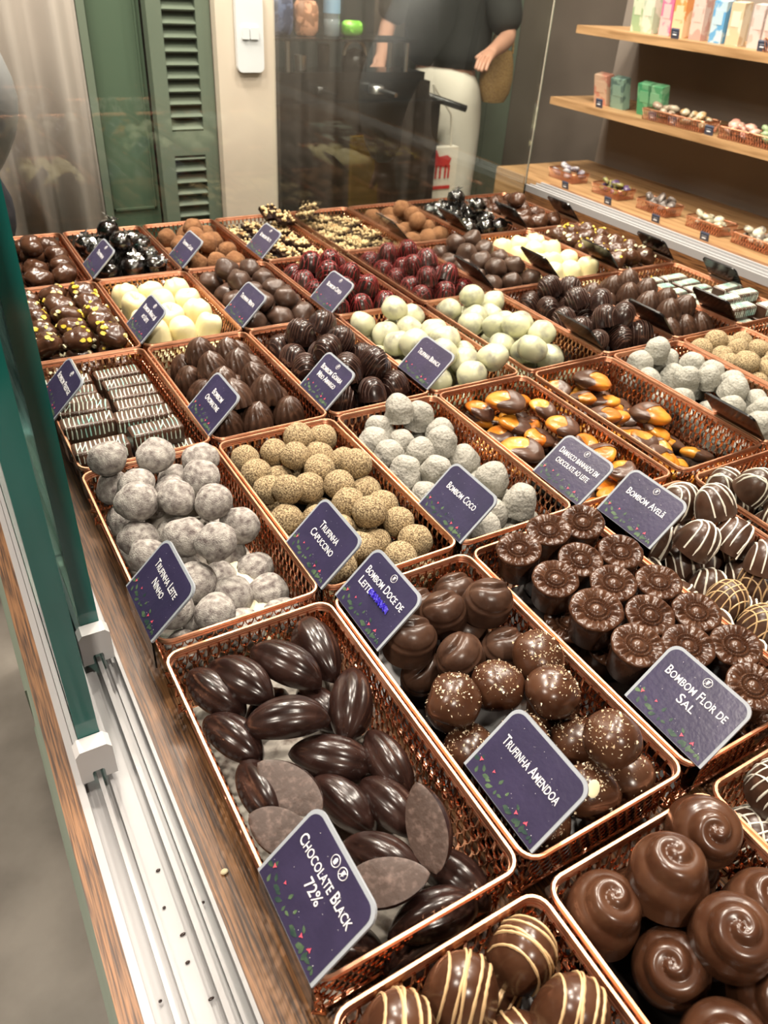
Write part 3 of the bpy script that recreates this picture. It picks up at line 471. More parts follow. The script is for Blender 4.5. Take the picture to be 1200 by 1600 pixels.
 'pod': [(0.438,0.879,-0.02,-91,0.161,0),(0.367,0.86,-0.01,124,0.153,0),(0.284,0.869,-0.015,116,0.154,0),(0.237,0.872,-0.03,114,0.14,0),(0.315,0.748,-0.005,156,0.148,0),(0.4,0.792,-0.075,106,0.137,0),(0.438,0.742,-0.025,59,0.156,0),(0.365,0.674,-0.05,141,0.149,0),(0.237,0.779,-0.04,114,0.132,0),(0.438,0.622,-0.045,91,0.137,0),(0.237,0.658,-0.03,95,0.14,0),(0.274,0.629,-0.02,112,0.153,1),(0.346,0.598,-0.06,108,0.126,0),(0.406,0.557,-0.05,103,0.127,0),(0.346,0.477,-0.03,121,0.133,0),(0.419,0.469,0,60,0.129,2),(0.438,0.424,-0.07,110,0.112,0),(0.325,0.434,-0.02,-24,0.077,1),(0.372,0.384,-0.05,169,0.139,0),(0.237,0.565,-0.03,-59,0.076,1),(0.249,0.423,-0.09,143,0.053,0),(0.353,0.372,-0.1,1,0.085,0),(0.318,0.843,-0.1,-145,0.064,0),(0.338,0.685,-0.1,23,0.095,0)],
}

# ---------------------------------------------------------------- chocolate shapes (sizes in metres, origin at the middle of each piece)
def nz(p, sc, amp, seed=0.0):
    return p*(1+amp*noise.noise(Vector(p)*sc+Vector((seed, seed*1.7, -seed))))
def ball(r, amp, sc, mt, seed, sq=(1, 1, .94), nu=20, nv=13, name='ball'):
    b = MB(); b.ell((0,0,0), r*sq[0], r*sq[1], r*sq[2], nu, nv, lambda p: nz(p, sc/r, amp, seed)); return b.mesh(name, mt)
def dome_pt(a, bb, h, q, th, ph, base=0.0):
    """superelliptic dome: th around, ph 0 at the foot to pi/2 at the top"""
    c_ = max(cos(ph), 0)**(2/q); s_ = max(sin(ph), 0)**(2/q)
    return Vector((a*c_*cos(th), bb*c_*sin(th), h*s_))
def dome(a, bb, h, q, mt, fn=None, nu=26, nv=10, name='dome'):
    b = MB(); vs = []; fs = []
    vs += [Vector((a*.93*cos(2*pi*k/nu), bb*.93*sin(2*pi*k/nu), -h*.5)) for k in range(nu)]
    for j in range(nv+1):
        ph = (pi/2)*(j/nv)**1.0
        for k in range(nu):
            th = 2*pi*k/nu; p = dome_pt(a, bb, h, q, th, ph)
            if fn: p = fn(p, th, ph)
            p.z -= h*.5 - .0004; vs.append(p)
    for j in range(nv+1):
        for k in range(nu):
            k2 = (k+1) % nu; fs.append((j*nu+k, j*nu+k2, (j+1)*nu+k2, (j+1)*nu+k))
    fs.append(tuple(range(nu))[::-1]); b.add(vs, fs); return b.mesh(name, mt)
def dome_z(a, bb, h, q, x, y):
    s = (x/a)**2+(y/bb)**2
    if s >= 1: return None
    c_ = sqrt(s)**(q/2) if q != 2 else sqrt(s)
    ph = math.acos(min(1, c_)); return h*max(sin(ph), 0)**(2/q)
def drizzle(a, bb, h, q, lines, r, mt, rnd, wob=.06, name='drizzle'):
    """lines: (dirx,diry,offset) straight threads thrown over the dome"""
    b = MB()
    for (dx, dy, off) in lines:
        pts = []; n = 22; ph0 = rnd.uniform(0, 6)
        for i in range(n+1):
            t = -1+2*i/n; o2 = off+wob*.35*sin(t*3+ph0)
            x = (dx*t-dy*o2)*a; y = (dy*t+dx*o2)*bb
            z = dome_z(a, bb, h, q, x, y)
            if z is not None: pts.append((x, y, z-h*.5+.0006))
        if len(pts) > 3:
            for e_ in (0, -1):
                p = Vector(pts[e_]); 
                if p.z > -h*.3:
                    p2 = Vector((p.x*1.02, p.y*1.02, p.z-h*.3)); pts.insert(0, p2) if e_ == 0 else pts.append(p2)
            b.tube(pts, [r*(.75+.5*rnd.random()) for _ in pts], 5)
    return b.mesh(name, mt)
rn = random.Random(11)
LIB = {}   # kind -> list of variants; a variant is [(part_name, mesh) ...] the first is the piece itself
def lib(kind, *variants): LIB[kind] = variants
u = S*.9
# plain balls
lib('ninho', *[[('milk_powder_truffle', ball(.046*u, .16, 1.1, M['ninho'], s, (1.04, .98, .93)))] for s in (1, 5, 9)])
lib('capuccino', *[[('cappuccino_truffle', ball(.042*u, .07, 1.6, M['capu'], s))] for s in (2, 6)])
lib('cocoa', *[[('cocoa_dusted_truffle', ball(.046*u, .16, 1.4, M['cocoa'], s))] for s in (3, 7)])
lib('menta', *[[('mint_truffle', ball(.047*u, .24, 1.3, M['menta'], s, (1.05, .95, .9)))] for s in (4, 8, 12)])
lib('branca', *[[('white_truffle', ball(.050*u, .13, 1.2, M['branca'], s, (1.05, 1, .92)))] for s in (14, 18, 22)])
# coconut: rough ridged dome
def cocofn(seed):
    def f(p, th, ph):
        k = 1+.016*sin(ph*30+3*sin(th+seed))+.16*noise.noise(Vector(p)*90+Vector((seed,)*3)); return Vector((p.x*k, p.y*k, p.z*(1+.06*noise.noise(Vector(p)*60))))
    return f
lib('coco', *[[('coconut_bonbon', dome(.047*u, .043*u, .078*u, 2.5, M['coco'], cocofn(s), 28, 20))] for s in (1, 4, 7)])
# spiral ribbed dome
def ovof(p, th, ph):
    t = ph/(pi/2); k = 1+.20*(abs(sin(6*(th+1.3*t*t)))**.7-.6)*min(1, (1-t)*3); tip = .004*u*max(0, (t-.85)/.15)
    return Vector((p.x*k, p.y*k, p.z+tip))
lib('ovomaltine', [('spiral_ribbed_bonbon', dome(.047*u, .047*u, .078*u, 2.0, M['milk_soft'], ovof, 60, 16))])
# guava: oblong dome with thin drizzle
gl = [(0, 1, -.75+.19*i) for i in range(9)]
gv = []
for s in range(2):
    gv.append([('guava_dome', dome(.053*u, .046*u, .076*u, 2.4, M['dark'])), ('drizzle', drizzle(.053*u, .046*u, .076*u, 2.4, [(sin(.1*s), cos(.1*s), o+rn.uniform(-.05, .05)) for _, _, o in gl], .0005, M['ddriz'], rn))])
lib('goiaba', *gv)
lib('cereja', *[[('cherry_bonbon', dome(.047*u, .047*u, .074*u, 2.3, M['dark'])), ('drizzle', drizzle(.047*u, .047*u, .074*u, 2.3, [(cos(t), sin(t), o+rn.uniform(-.08, .08)) for t in (.3, 1.9) for o in (-.6, -.35, -.1, .15, .4, .65)], .00055, M['reddriz'], rn, .3))] for _ in range(2)])
# cream cups
def cupf(p, th, ph):
    t = ph/(pi/2); return Vector((p.x, p.y, p.z-(.012*u if t > .97 else 0)+.0012*sin(3*th)*t))
lib('maracuja', [('white_chocolate', dome(.053*u, .048*u, .078*u, 4.2, M['white'], cupf, 28, 14))], [('white_chocolate', dome(.055*u, .048*u, .072*u, 3.0, M['white'], lambda p, th, ph: Vector((p.x, p.y, p.z+.0009*sin(p.x*500))), 28, 14))])
# lumpy clusters
def cluster(seed, mt, r=.052*u):
    R = random.Random(seed); b = MB()
    def f(p):
        q = p.normalized(); k = 1
        for c_ in cs: k = max(k, 1+.34*max(0, q.dot(c_)-.55)/.45)
        return p*k*.84*(1+.07*noise.noise(q*4+Vector((seed,)*3)))
    cs = [Vector((R.uniform(-1, 1), R.uniform(-1, 1), R.uniform(-.2, .9))).normalized() for _ in range(5)]
    b.ell((0,0,0), r, r*.95, r*.85, 28, 18, f); return b, f, cs
def chips(seed, f, cs, r, n, mt, size):
    R = random.Random(seed); b = MB()
    for i in range(n):
        q = Vector((R.uniform(-1, 1), R.uniform(-1, 1), R.uniform(.15, 1))).normalized(); p = f(Vector((q.x*r, q.y*r*.95, q.z*r*.85)))
        t1 = q.cross(Vector((.3, .2, 1))).normalized(); t2 = q.cross(t1); s = size*R.uniform(.6, 1.3)
        vs = []; K = 6
        for k in range(K):
            a = 2*pi*k/K; rr = s*R.uniform(.7, 1.2); vs.append(p+t1*cos(a)*rr+t2*sin(a)*rr*.8-q*s*.2)
        for k in range(K): vs.append(Vector(vs[k])*1.0+q*s*.55)
        b.add(vs, [tuple(range(K))[::-1], tuple(range(K, 2*K))]+[(k, (k+1) % K, K+(k+1) % K, K+k) for k in range(K)])
    return b
vv = []
for s in (31, 37, 41):
    b, f, cs = cluster(s, None); me = b.mesh('cluster', M['milk'])
    vv.append([('speckled_cluster', me), ('candied_chips', chips(s, f, cs, .052*u, 7, None, .0032).mesh('chips', M['yellow'], False))])
lib('speckled', *vv)
lib('brown', *[[('chocolate_cluster', cluster(s, None)[0].mesh('cluster', M['milk']))] for s in (51, 57, 63)])
# wrapped ball
def wrapper(seed):
    b = MB(); R = Vector((seed,)*3)
    def f(p):
        q = p.normalized(); n_ = noise.turbulence(q*2.6+R, 3, True); return p*(1+.20*(n_-.35))
    b.ell((0,0,.001), .047*u, .047*u, .045*u, 22, 14, f)
    # twisted tail
    prof = [(.006*u, .038*u), (.009*u, .045*u), (.018*u, .052*u), (.026*u, .056*u)]
    vs = []; n = 18
    for j, (r, z) in enumerate(prof):
        for k in range(n):
            a = 2*pi*k/n+j*.3; rr = r*(1+.45*j/3*sin(5*a+seed)); vs.append((rr*cos(a)+.02*u*j/3, rr*sin(a), z+.004*u*sin(3*a)*j/3))
    fs = [(j*n+k, j*n+(k+1) % n, (j+1)*n+(k+1) % n, (j+1)*n+k) for j in range(3) for k in range(n)]
    b.add(vs, fs); return b.mesh('cellophane_wrapper', M['wrap'])
lib('wrapped', *[[('wrapped_bonbon', ball(.042*u, .05, 1, M['dark'], s)), ('cellophane_wrapper', wrapper(s))] for s in (2.2, 5.1)])
# creased dome (doce de leite)
def docf(p, th, ph):
    t = ph/(pi/2); k = 1.0
    k += -.045*math.exp(-((t-.36)/.035)**2)+.03*math.exp(-((t-.29)/.04)**2)
    v = Vector((p.x*k, p.y*k, p.z)); d = (v.y-.35*v.x*sin(v.x/(.05*u)*1.6)); 
    if t > .4: v.z -= .0022*math.exp(-(d/(.0022))**2)-.0009*math.exp(-((d-.004)/(.002))**2)
    return v
lib('doce', [('creased_dome', dome(.054*u, .048*u, .083*u, 2.6, M['milk_soft'], docf, 56, 34))])
# almond truffle
av = []
for s in (71, 77, 79):
    R = random.Random(s)
    fa = lambda p, s=s: nz(p, 1.1/(.05*u), .16, s)
    b = MB(); b.ell((0,0,0), .052*u, .05*u, .046*u, 22, 14, fa)
    cb = MB()
    for i in range(150):
        q = Vector((R.gauss(.2, .55), R.gauss(0, .55), 1)).normalized() if i < 115 else Vector((R.uniform(-1, 1), R.uniform(-1, 1), R.uniform(-.2, 1))).normalized()
        p = fa(Vector((q.x*.052*u, q.y*.05*u, q.z*.046*u))); sz = R.uniform(.00035, .0011)
        vs = [p+Vector((R.uniform(-1, 1), R.uniform(-1, 1), R.uniform(-1, 1)))*sz*1.3 for _ in range(4)]
        cb.add(vs, [(0,1,2), (0,3,1), (1,3,2), (2,3,0)])
    av.append([('almond_truffle', b.mesh('almond_truffle', M['milk'])), ('almond_crumbs', cb.mesh('almond_crumbs', M['crumb'], False))])
lib('amendoa', *av)
# flower
def flower():
    b = MB(); n = 96; R0 = .053*u; H = .082*u; vs = []; rows = []
    def ring(rf, zf):
        rows.append(len(vs)//1); 
        for k in range(n):
            a = 2*pi*k/n; r, z = rf(a), zf(a); vs.append(Vector((r*cos(a), r*sin(a), z)))
    pet = lambda a: 1+.018*abs(cos(5.5*a))**.5-.015+.008*sin(a*7+1)
    ring(lambda a: R0*.80, lambda a: -H/2); ring(lambda a: R0*.83, lambda a: -H/2+.001); ring(lambda a: R0*.90*(1+.01*sin(9*a)), lambda a: H*.2)
    ring(lambda a: R0*.97*pet(a), lambda a: H*.42); ring(lambda a: R0*1.0*pet(a), lambda a: H*.47); ring(lambda a: R0*.98*pet(a), lambda a: H*.5)
    rid = lambda a: abs(sin(9*a+.5*sin(5*a)))**1.3*(1.25+.5*sin(4*a+1))
    for (f, dz, am) in ((.93, .0004, .0007), (.82, .0, .0015), (.70, -.0004, .0019), (.60, -.0008, .0016), (.53, -.0012, .0006)):
        ring(lambda a, f=f: R0*f*pet(a), lambda a, dz=dz, am=am: H*.5+dz+am*rid(a))
    for (f, dz) in ((.50, .0008), (.46, .0012), (.42, .0002), (.38, -.0008), (.34, .0012), (.28, .0014), (.24, .0), (.20, .0010), (.10, .0021), (.01, .0023)):
        ring(lambda a, f=f: R0*f, lambda a, dz=dz, f=f: H*.5+dz+(.0004*sin(30*a) if f > .25 else 0))
    NR = len(rows); fs = [(j*n+k, j*n+(k+1) % n, (j+1)*n+(k+1) % n, (j+1)*n+k) for j in range(NR-1) for k in range(n)]
    fs.append(tuple(range(n))[::-1]); fs.append(tuple((NR-1)*n+k for k in range(n))); b.add(vs, fs); return b.mesh('flower_chocolate', M['milk'])
lib('flor', [('flower_chocolate', flower())])
# white striped domes, lattice domes
lib('avela', *[[('striped_bonbon', dome(.052*u, .050*u, .082*u, 2.3, M['milk_soft'])), ('drizzle', drizzle(.052*u, .05*u, .082*u, 2.3, [(cos(t0), sin(t0), -.6), (cos(t0), sin(t0), -.48), (cos(t0+.15), sin(t0+.15), -.05), (cos(t0), sin(t0), .35), (cos(t0-.3), sin(t0-.3), .6)], .0009, M['wdriz'], rn, .35))] for t0 in (.5, 1.4)])
def gridl(n): return [(cos(t), sin(t), -.7+1.4*i/(n-1)) for t in (.4, .4+pi/2) for i in range(n)]
lib('grid_avela', [('latticed_bonbon', dome(.05*u, .05*u, .078*u, 2.2, M['milk_soft'])), ('drizzle', drizzle(.05*u, .05*u, .078*u, 2.2, gridl(5), .0007, M['bdriz'], rn, .15))])
lib('whitegrid', [('latticed_bonbon', dome(.056*u, .056*u, .085*u, 2.2, M['milk_soft'])), ('drizzle', drizzle(.056*u, .056*u, .085*u, 2.2, gridl(6), .0007, M['wdriz'], rn, .15))])
lib('beige', *[[('beige_striped_dome', dome(.052*u, .050*u, .084*u, 2.3, M['milk'])), ('drizzle', drizzle(.052*u, .050*u, .084*u, 2.3, [(cos(t0), sin(t0), o) for o in (-.55, -.30, .02, .12, .5)], .00085, M['bdriz'], rn, .10))] for t0 in (.9, 1.5)])
# swirl
def swirlf(p, th, ph):
    t = ph/(pi/2); rr = hypot(p.x, p.y)/(.058*u)
    if t < .12: return Vector((p.x, p.y, p.z))
    w = (1-rr)*2.1+th/(2*pi); fr = w-math.floor(w)
    amp = .0021*min(1, (t-.12)*6)*min(1, rr*5+.25)
    d = amp*1.25*(abs(sin(pi*fr))**1.2-.5)
    n_ = Vector((p.x, p.y, p.z*.9)).normalized(); return p+n_*d
lib('swirl', [('swirl_top_dome', dome(.058*u, .057*u, .090*u, 2.35, M['milk'], swirlf, 72, 44))])
# bars
def barm():
    b = MB(); L, w_, h = .064*S, .029*S, .025*S; pr = rrect(0, 0, w_, h, .008*u, 4); n = len(pr); vs = []; K = [(-L, .86), (-L+.0018, .97), (-L+.003, 1), (L-.003, 1), (L-.0018, .97), (L, .86)]
    for (x, s) in K:
        for (y, z) in pr: vs.append((x, y*s, z*s))
    fs = [(j*n+k, j*n+(k+1) % n, (j+1)*n+(k+1) % n, (j+1)*n+k) for j in range(len(K)-1) for k in range(n)]
    fs.append(tuple(range(n))[::-1]); fs.append(tuple((len(K)-1)*n+k for k in range(n))); b.add(vs, fs); return b.mesh('striped_bar', M['milk_soft'])
def bardriz(seed, mt):
    R = random.Random(seed); b = MB(); L, w_, h = .060*S, .029*S, .025*S
    for i in range(11):
        x = -L+2*L*(i+.5)/11; pts = []
        dn = R.uniform(.2, .8)
        for (y, z) in ((-1.0, -dn*.5), (-1.0, .4), (-.9, .85), (-.6, 1.0), (0, 1.0), (.6, 1.0), (.9, .85), (1.0, .4), (1.0, -.3)):
            pts.append((x+R.uniform(-.0004, .0004)+y*.0012, y*(w_+.0003), z*(h+.0003)))
        b.tube(pts, [.00065*R.uniform(.7, 1.3) for _ in pts], 4)
        if R.random() < .2:
            b.tube([(x, -w_*.5, h+.0005), (x+.003, 0, h+.0006), (x+.0055, w_*.6, h+.0005)], .0005, 4)
    return b.mesh('drizzle', mt)
bm_ = barm()
lib('bar', *[[('striped_bar', bm_), ('drizzle', bardriz(s, M['bluedriz']))] for s in (1, 2, 3)])
# cocoa pod half, flat face underneath
def podm(seed):
    b = MB(); n = 34; K = 25; L, w_, h = .0715*S, .036*S, .050*S; vs = []; fs = []; R = random.Random(seed); asym = R.uniform(-.08, .08)
    for i in range(n+1):
        t = -1+2*i/n; x = L*t; e = max(0, 1-abs(t)**2.1)**.72*(1-.10*t)
        for k in range(K+1):
            a = pi*k/K; rid = 1+.14*(abs(sin(3.5*a+.0))**.5-.7)*min(1, e*1.8)
            y = w_*e*cos(a)*rid; z = h*e**.8*sin(a)**.9*rid if 0 < k < K else 0
            vs.append((x, y+asym*w_*t*t, z-h*.45+.0))
    for i in range(n):
        for k in range(K): fs.append((i*(K+1)+k, (i+1)*(K+1)+k, (i+1)*(K+1)+k+1, i*(K+1)+k+1))
    b.add(vs, fs, 0)
    # flat matte face
    fv = []; ff = []
    for i in range(n+1):
        a_ = Vector(vs[i*(K+1)]); c_ = Vector(vs[i*(K+1)+K]); fv += [a_+Vector((0, 0, 0)), a_.lerp(c_, .12)+Vector((0, 0, -.0006)), a_.lerp(c_, .5)+Vector((0, 0, -.0004)), a_.lerp(c_, .88)+Vector((0, 0, -.0006)), c_]
    for i in range(n):
        for k in range(4): ff.append((i*5+k, i*5+k+1, (i+1)*5+k+1, (i+1)*5+k))
    b.add(fv, ff, 1); return b.mesh('cocoa_pod_chocolate', [M['dark'], M['dark_matte']])
lib('pod', *[[('cocoa_pod_chocolate', podm(s))] for s in (1, 2)])
# dipped apricot
def apr(seed, scale=1):
    R = Vector((seed*3.1,)*3); L, w_, h = .052*u, .040*u, .017*u
    def f(p):
        q = Vector((p.x/L, p.y/w_, p.z/h)); k = 1+.14*noise.noise(q*1.1+R); dent = .0016*math.exp(-((q.x-.1)**2+q.y**2)*3) if q.z > 0 else 0
        return Vector((p.x*k, p.y*k, p.z*k*(1.15-.3*noise.noise(q*2+R))-dent+.0035*q.y*q.y))
    b = MB(); b.ell((0,0,0), L, w_, h, 26, 12, f); fruit = b.mesh('apricot', M['apricot'])
    c = MB(); vs = []; fs = []; nu, nx = 22, 12
    for i in range(nx+1):
        for k in range(nu):
            th = 2*pi*k/nu; x = -1+(1.05+.16*sin(2*th+seed)+.10*sin(3*th))*i/nx; rr = sqrt(max(0, 1-x*x))
            p = f(Vector((x*L*1.0, rr*w_*cos(th), rr*h*sin(th)))); g = 1.07
            vs.append(Vector((p.x*1.03-.0006, p.y*g, p.z*1.12+.0002)))
    for i in range(nx):
        for k in range(nu): fs.append((i*nu+k, i*nu+(k+1) % nu, (i+1)*nu+(k+1) % nu, (i+1)*nu+k))
    c.add(vs, fs); return [('dipped_apricot', fruit), ('chocolate_coating', c.mesh('chocolate_coating', M['dark_coat']))]
M['dark_coat'] = mat('dull_dipping_chocolate', (.070, .034, .022), .30, col2=(.105, .055, .038), nscale=50)
lib('apricot', apr(1), apr(2), apr(3))
# nut square
def nutsq(seed):
    R = random.Random(seed); s = .044*u; b = MB(); b.box((-s, -s, -.012*u), (s, s, .006*u)); t = MB()
    for i in range(30):
        x, y = R.uniform(-.9, .9)*s, R.uniform(-.9, .9)*s; rr = R.uniform(.006, .012)*u
        e = Euler((R.uniform(0, 3), R.uniform(0, 3), R.uniform(0, 3))).to_matrix()
        t.ell((x, y, .010*u+R.uniform(0, .008)*u), rr, rr*.7, rr*.6, 7, 5, lambda p, e=e: e @ p)
    return [('nut_square', b.mesh('nut_square', M['dark'], False)), ('nut_topping', t.mesh('nut_topping', M['nuts']))]
lib('nut', nutsq(1), nutsq(2), nutsq(3))

# ---------------------------------------------------------------- placing: each piece an object of its own with a label that says which one
DESC = {
 'ninho': ('milk-powdered dark truffle', (1,2)), 'capuccino': ('grainy tan cappuccino truffle', (2,2)), 'coco': ('grey-white ridged coconut bonbon', (3,2)),
 'doce': ('creased milk chocolate dome', (2,1)), 'amendoa': ('crumb-topped milk chocolate truffle', (2,1)), 'flor': ('flower-topped milk chocolate', (3,1)),
 'avela': ('white-striped milk chocolate bonbon', (4,1)), 'grid_avela': ('beige-latticed bonbon', (4,1)), 'whitegrid': ('white-latticed bonbon', (3,0)),
 'swirl': ('swirl-topped milk chocolate dome', (2,0)), 'beige': ('beige-striped milk chocolate dome', (1,0)), 'branca': ('blotched white truffle', (4,3)),
 'ovomaltine': ('spiral-ribbed chocolate dome', (2,3)), 'goiaba': ('dark striped guava dome', (3,3)), 'cereja': ('red-striped cherry bonbon', (4,4)),
 'menta': ('plain mint truffle', (3,4)), 'maracuja': ('cream-coloured white chocolate', (2,4)), 'speckled': ('yellow-chipped chocolate cluster', (1,4)),
 'brown': ('lumpy brown chocolate cluster', (1,5)), 'wrapped': ('cellophane-wrapped dark bonbon', (2,5)), 'cocoa': ('cocoa-dusted truffle', (3,5)),
 'apricot': ('chocolate-dipped orange apricot', (4,2)), 'pod': ('dark cocoa-pod chocolate', (1,1)), 'bar': ('pale-striped chocolate bar', (1,3)), 'nut': ('nut-topped chocolate square', (4,5))}
ORD = 'first second third fourth fifth sixth seventh eighth ninth tenth eleventh twelfth'.split()
prnd = random.Random(3)
def put_all(kind, items, far=False):
    """items: (x,y,z, rotation matrix or angle, scale)"""
    n = len(items); idx = sorted(range(n), key=lambda i: items[i][1]); per = 4 if n > 14 else 3; tag = {}
    for r_ in range(0, n, per):
        row = sorted(idx[r_:r_+per], key=lambda i: items[i][0])
        for c_, i in enumerate(row): tag[i] = (r_//per, c_)
    for i, it in enumerate(items):
        x, y, z, rot, sc = it; vs = LIB[kind]; var = vs[(i*7+3) % len(vs)] if len(vs) > 1 else vs[0]
        if far: x = 2*G-x
        r_, c_ = tag[i]
        lab = '%s, %s across in the %s row back%s' % (DESC[kind][0], ORD[c_], ORD[min(r_, 11)], ', beyond the divider' if far else '')
        o = obj(var[0][0], var[0][1], label=lab, cat=CAT.get(kind, 'chocolate'), group=DESC[kind][0]+('s beyond the divider' if far else 's on the sliding-door side'))
        if isinstance(rot, Matrix):
            mm = rot.to_4x4()
            if far: mm = Matrix.Rotation(pi, 4, 'Z') @ mm
        else: mm = Matrix.Rotation(pi-rot if far else rot, 4, 'Z')
        o.matrix_world = Matrix.Translation(W(x, y, z)) @ mm @ Matrix.Scale(sc, 4)
        for pn, pm in var[1:]: obj(pn, pm, o)
CAT = {'apricot': 'dried fruit', 'bar': 'chocolate bar', 'ninho': 'truffle', 'capuccino': 'truffle', 'cocoa': 'truffle', 'menta': 'truffle', 'branca': 'truffle', 'amendoa': 'truffle'}
def rotm(rz, tx=0, ty=0): return Matrix.Rotation(rz, 3, 'Z') @ Matrix.Rotation(tx, 3, 'X') @ Matrix.Rotation(ty, 3, 'Y')
TILT = {'doce': .28, 'flor': .10, 'avela': .5, 'grid_avela': .3, 'whitegrid': .3, 'swirl': .32, 'beige': .5, 'ovomaltine': .35, 'goiaba': .5, 'cereja': .5, 'maracuja': .4, 'coco': .4}
CZ = {'flor': -.03, 'swirl': 0, 'beige': 0}
ITEMS = {}
for kind, lst in POS.items():
    out = []
    for (x, y, z, *rest) in lst:
        if kind == 'pod':
            ang, L, flip = rest; rm = rotm(radians(ang), prnd.uniform(-.25, .25), prnd.uniform(-.12, .12))
            if flip:
                sc_f = .88
                # flat side turned up and leaning towards the sliding doors
                rm = Matrix.Rotation(-.35 if flip == 1 else -.75, 3, 'Y') @ Matrix.Rotation(.3, 3, 'X') @ Matrix.Rotation(radians(ang), 3, 'Z') @ Matrix.Rotation(pi, 3, 'X')
            out.append((x, y, z, rm, .86 if flip else min(1.08, max(.94, L/.145)))); continue
        if kind == 'apricot':
            a, s = rest; out.append((x, y, z, rotm(radians(a)-pi/2, prnd.uniform(-.35, .35), prnd.uniform(-.35, .2)), s)); continue
        t = TILT.get(kind)
        if t is not None:
            low = rest and rest[0] == -1
            rm = rotm(prnd.uniform(0, 6.28) if kind in ('flor', 'coco', 'ovomaltine', 'whitegrid', 'grid_avela', 'cereja', 'goiaba', 'maracuja') else prnd.uniform(-.5, .5), 0, 0)
            ax = prnd.uniform(0, 6.28); am = prnd.uniform(.2, 1)*t
            rm = Matrix.Rotation(am, 3, Vector((cos(ax), sin(ax), 0))) @ rm
            if kind in ('swirl', 'doce', 'flor'): rm = Matrix.Rotation(-.18, 3, 'Y') @ Matrix.Rotation(.12, 3, 'X') @ rm
        else: rm = Euler((prnd.uniform(-.5, .5), prnd.uniform(-.5, .5), prnd.uniform(0, 6.28))).to_matrix()
        out.append((x, y, z, rm, prnd.uniform(.95, 1.06)))
    ITEMS[kind] = out
# bars in two columns, a few stacked higher
bars = []
for j in range(8):
    for i in range(2):
        bars.append((.255+.147*i+prnd.uniform(-.004, .004), 1.665+.066*j, -.100, prnd.uniform(-.04, .04), 1.0))
        bars.append((.250+.15*i+prnd.uniform(-.008, .008), 1.655+.067*j+prnd.uniform(-.004, .004), -.052, prnd.uniform(-.07, .07), 1.0))
for (x, y, z) in ((.245, 1.79, -.003), (.245, 1.66, -.003), (.385, 1.69, -.003), (.37, 1.77, -.003), (.25, 1.86, -.003)): bars.append((x, y, z, prnd.uniform(-.1, .1), 1.0))
ITEMS['bar'] = bars
nuts = []
for j in range(6):
    for i in range(3):
        nuts.append((1.213+.1*i+prnd.uniform(-.003, .003), 2.865+.096*j, -.045 if (i+j) % 2 else -.035, rotm(prnd.uniform(-.1, .1), prnd.uniform(-.12, .12), prnd.uniform(-.12, .12)), 1.0))
nuts.append((1.395, 3.33, .028, rotm(.1, .45, 0), 1.0)); nuts.append((1.43, 3.26, .02, rotm(-.1, .3, .1), 1.0))
ITEMS['nut'] = nuts
for kind in ITEMS:
    put_all(kind, ITEMS[kind])
FARK = {'avela', 'apricot', 'coco', 'capuccino', 'branca', 'goiaba', 'ovomaltine', 'bar', 'cereja', 'menta', 'maracuja', 'speckled', 'nut', 'cocoa', 'wrapped', 'brown'}
for kind in ITEMS:
    if kind in FARK: put_all(kind, ITEMS[kind], True)
# spilt milk powder lying in the truffle basket
b = MB(); n = 26; vs = []; fs = []
for j in range(n+1):
    for i in range(n+1):
        x = .335+.13*i/n; y = 1.0+.27*j/n; e = min(1, 5*min(i, n-i)/n, 5*min(j, n-j)/n)
        z = -.12+.05*e*(.75+.5*noise.noise(Vector((x*14, y*14, 2))))+.01*noise.noise(Vector((x*50, y*50, 1)))
        vs.append(W(x, y, z))
for j in range(n):
    for i in range(n): k = j*(n+1)+i; fs.append((k, k+1, k+n+2, k+n+1))
b.add(vs, fs); po = obj('spilt_milk_powder', b.mesh('spilt_milk_powder', M['powder']), kind='stuff', label='yellowish white milk powder heaped over the low truffles near the basket corner', cat='powder')
sm = po.modifiers.new('t', 'SOLIDIFY'); sm.thickness = .004; sm.offset = -1
# almond flake and small crumbs lying about
fl = MB(); fl.ell((0,0,0), .0058, .0040, .0006, 12, 6)
obj('almond_flake', fl.mesh('almond_flake', M['flake']), loc=W(.655, .395, .022), rot=(.3, -.5, .6), label='single pale almond flake stuck on a crumb-topped truffle', cat='nut')
fl2 = MB(); fl2.ell((0,0,0), .0026, .0020, .0014, 10, 6)
obj('nut_crumb', fl2.mesh('nut_crumb', M['flake']), loc=W(.155, .62, -.142), label='tiny pale nut crumb lying on the wood beside the pod basket', cat='crumb')
for k, (x, y) in enumerate(((.060, .62), (.066, .53), (.072, .57), (.018, .50), (.064, .43), (.079, .47), (.113, .60), (.069, .68), (.014, .40))):
    cr_ = MB(); cr_.ell((0,0,0), .0012+.0004*(k % 3), .0010, .0008, 7, 5)
    obj('chocolate_crumb', cr_.mesh('chocolate_crumb', M['dark']), loc=W(x, y, -.161), label='dark chocolate crumb dropped on the silver sliding rail', cat='crumb', group='crumbs on the sliding rail')

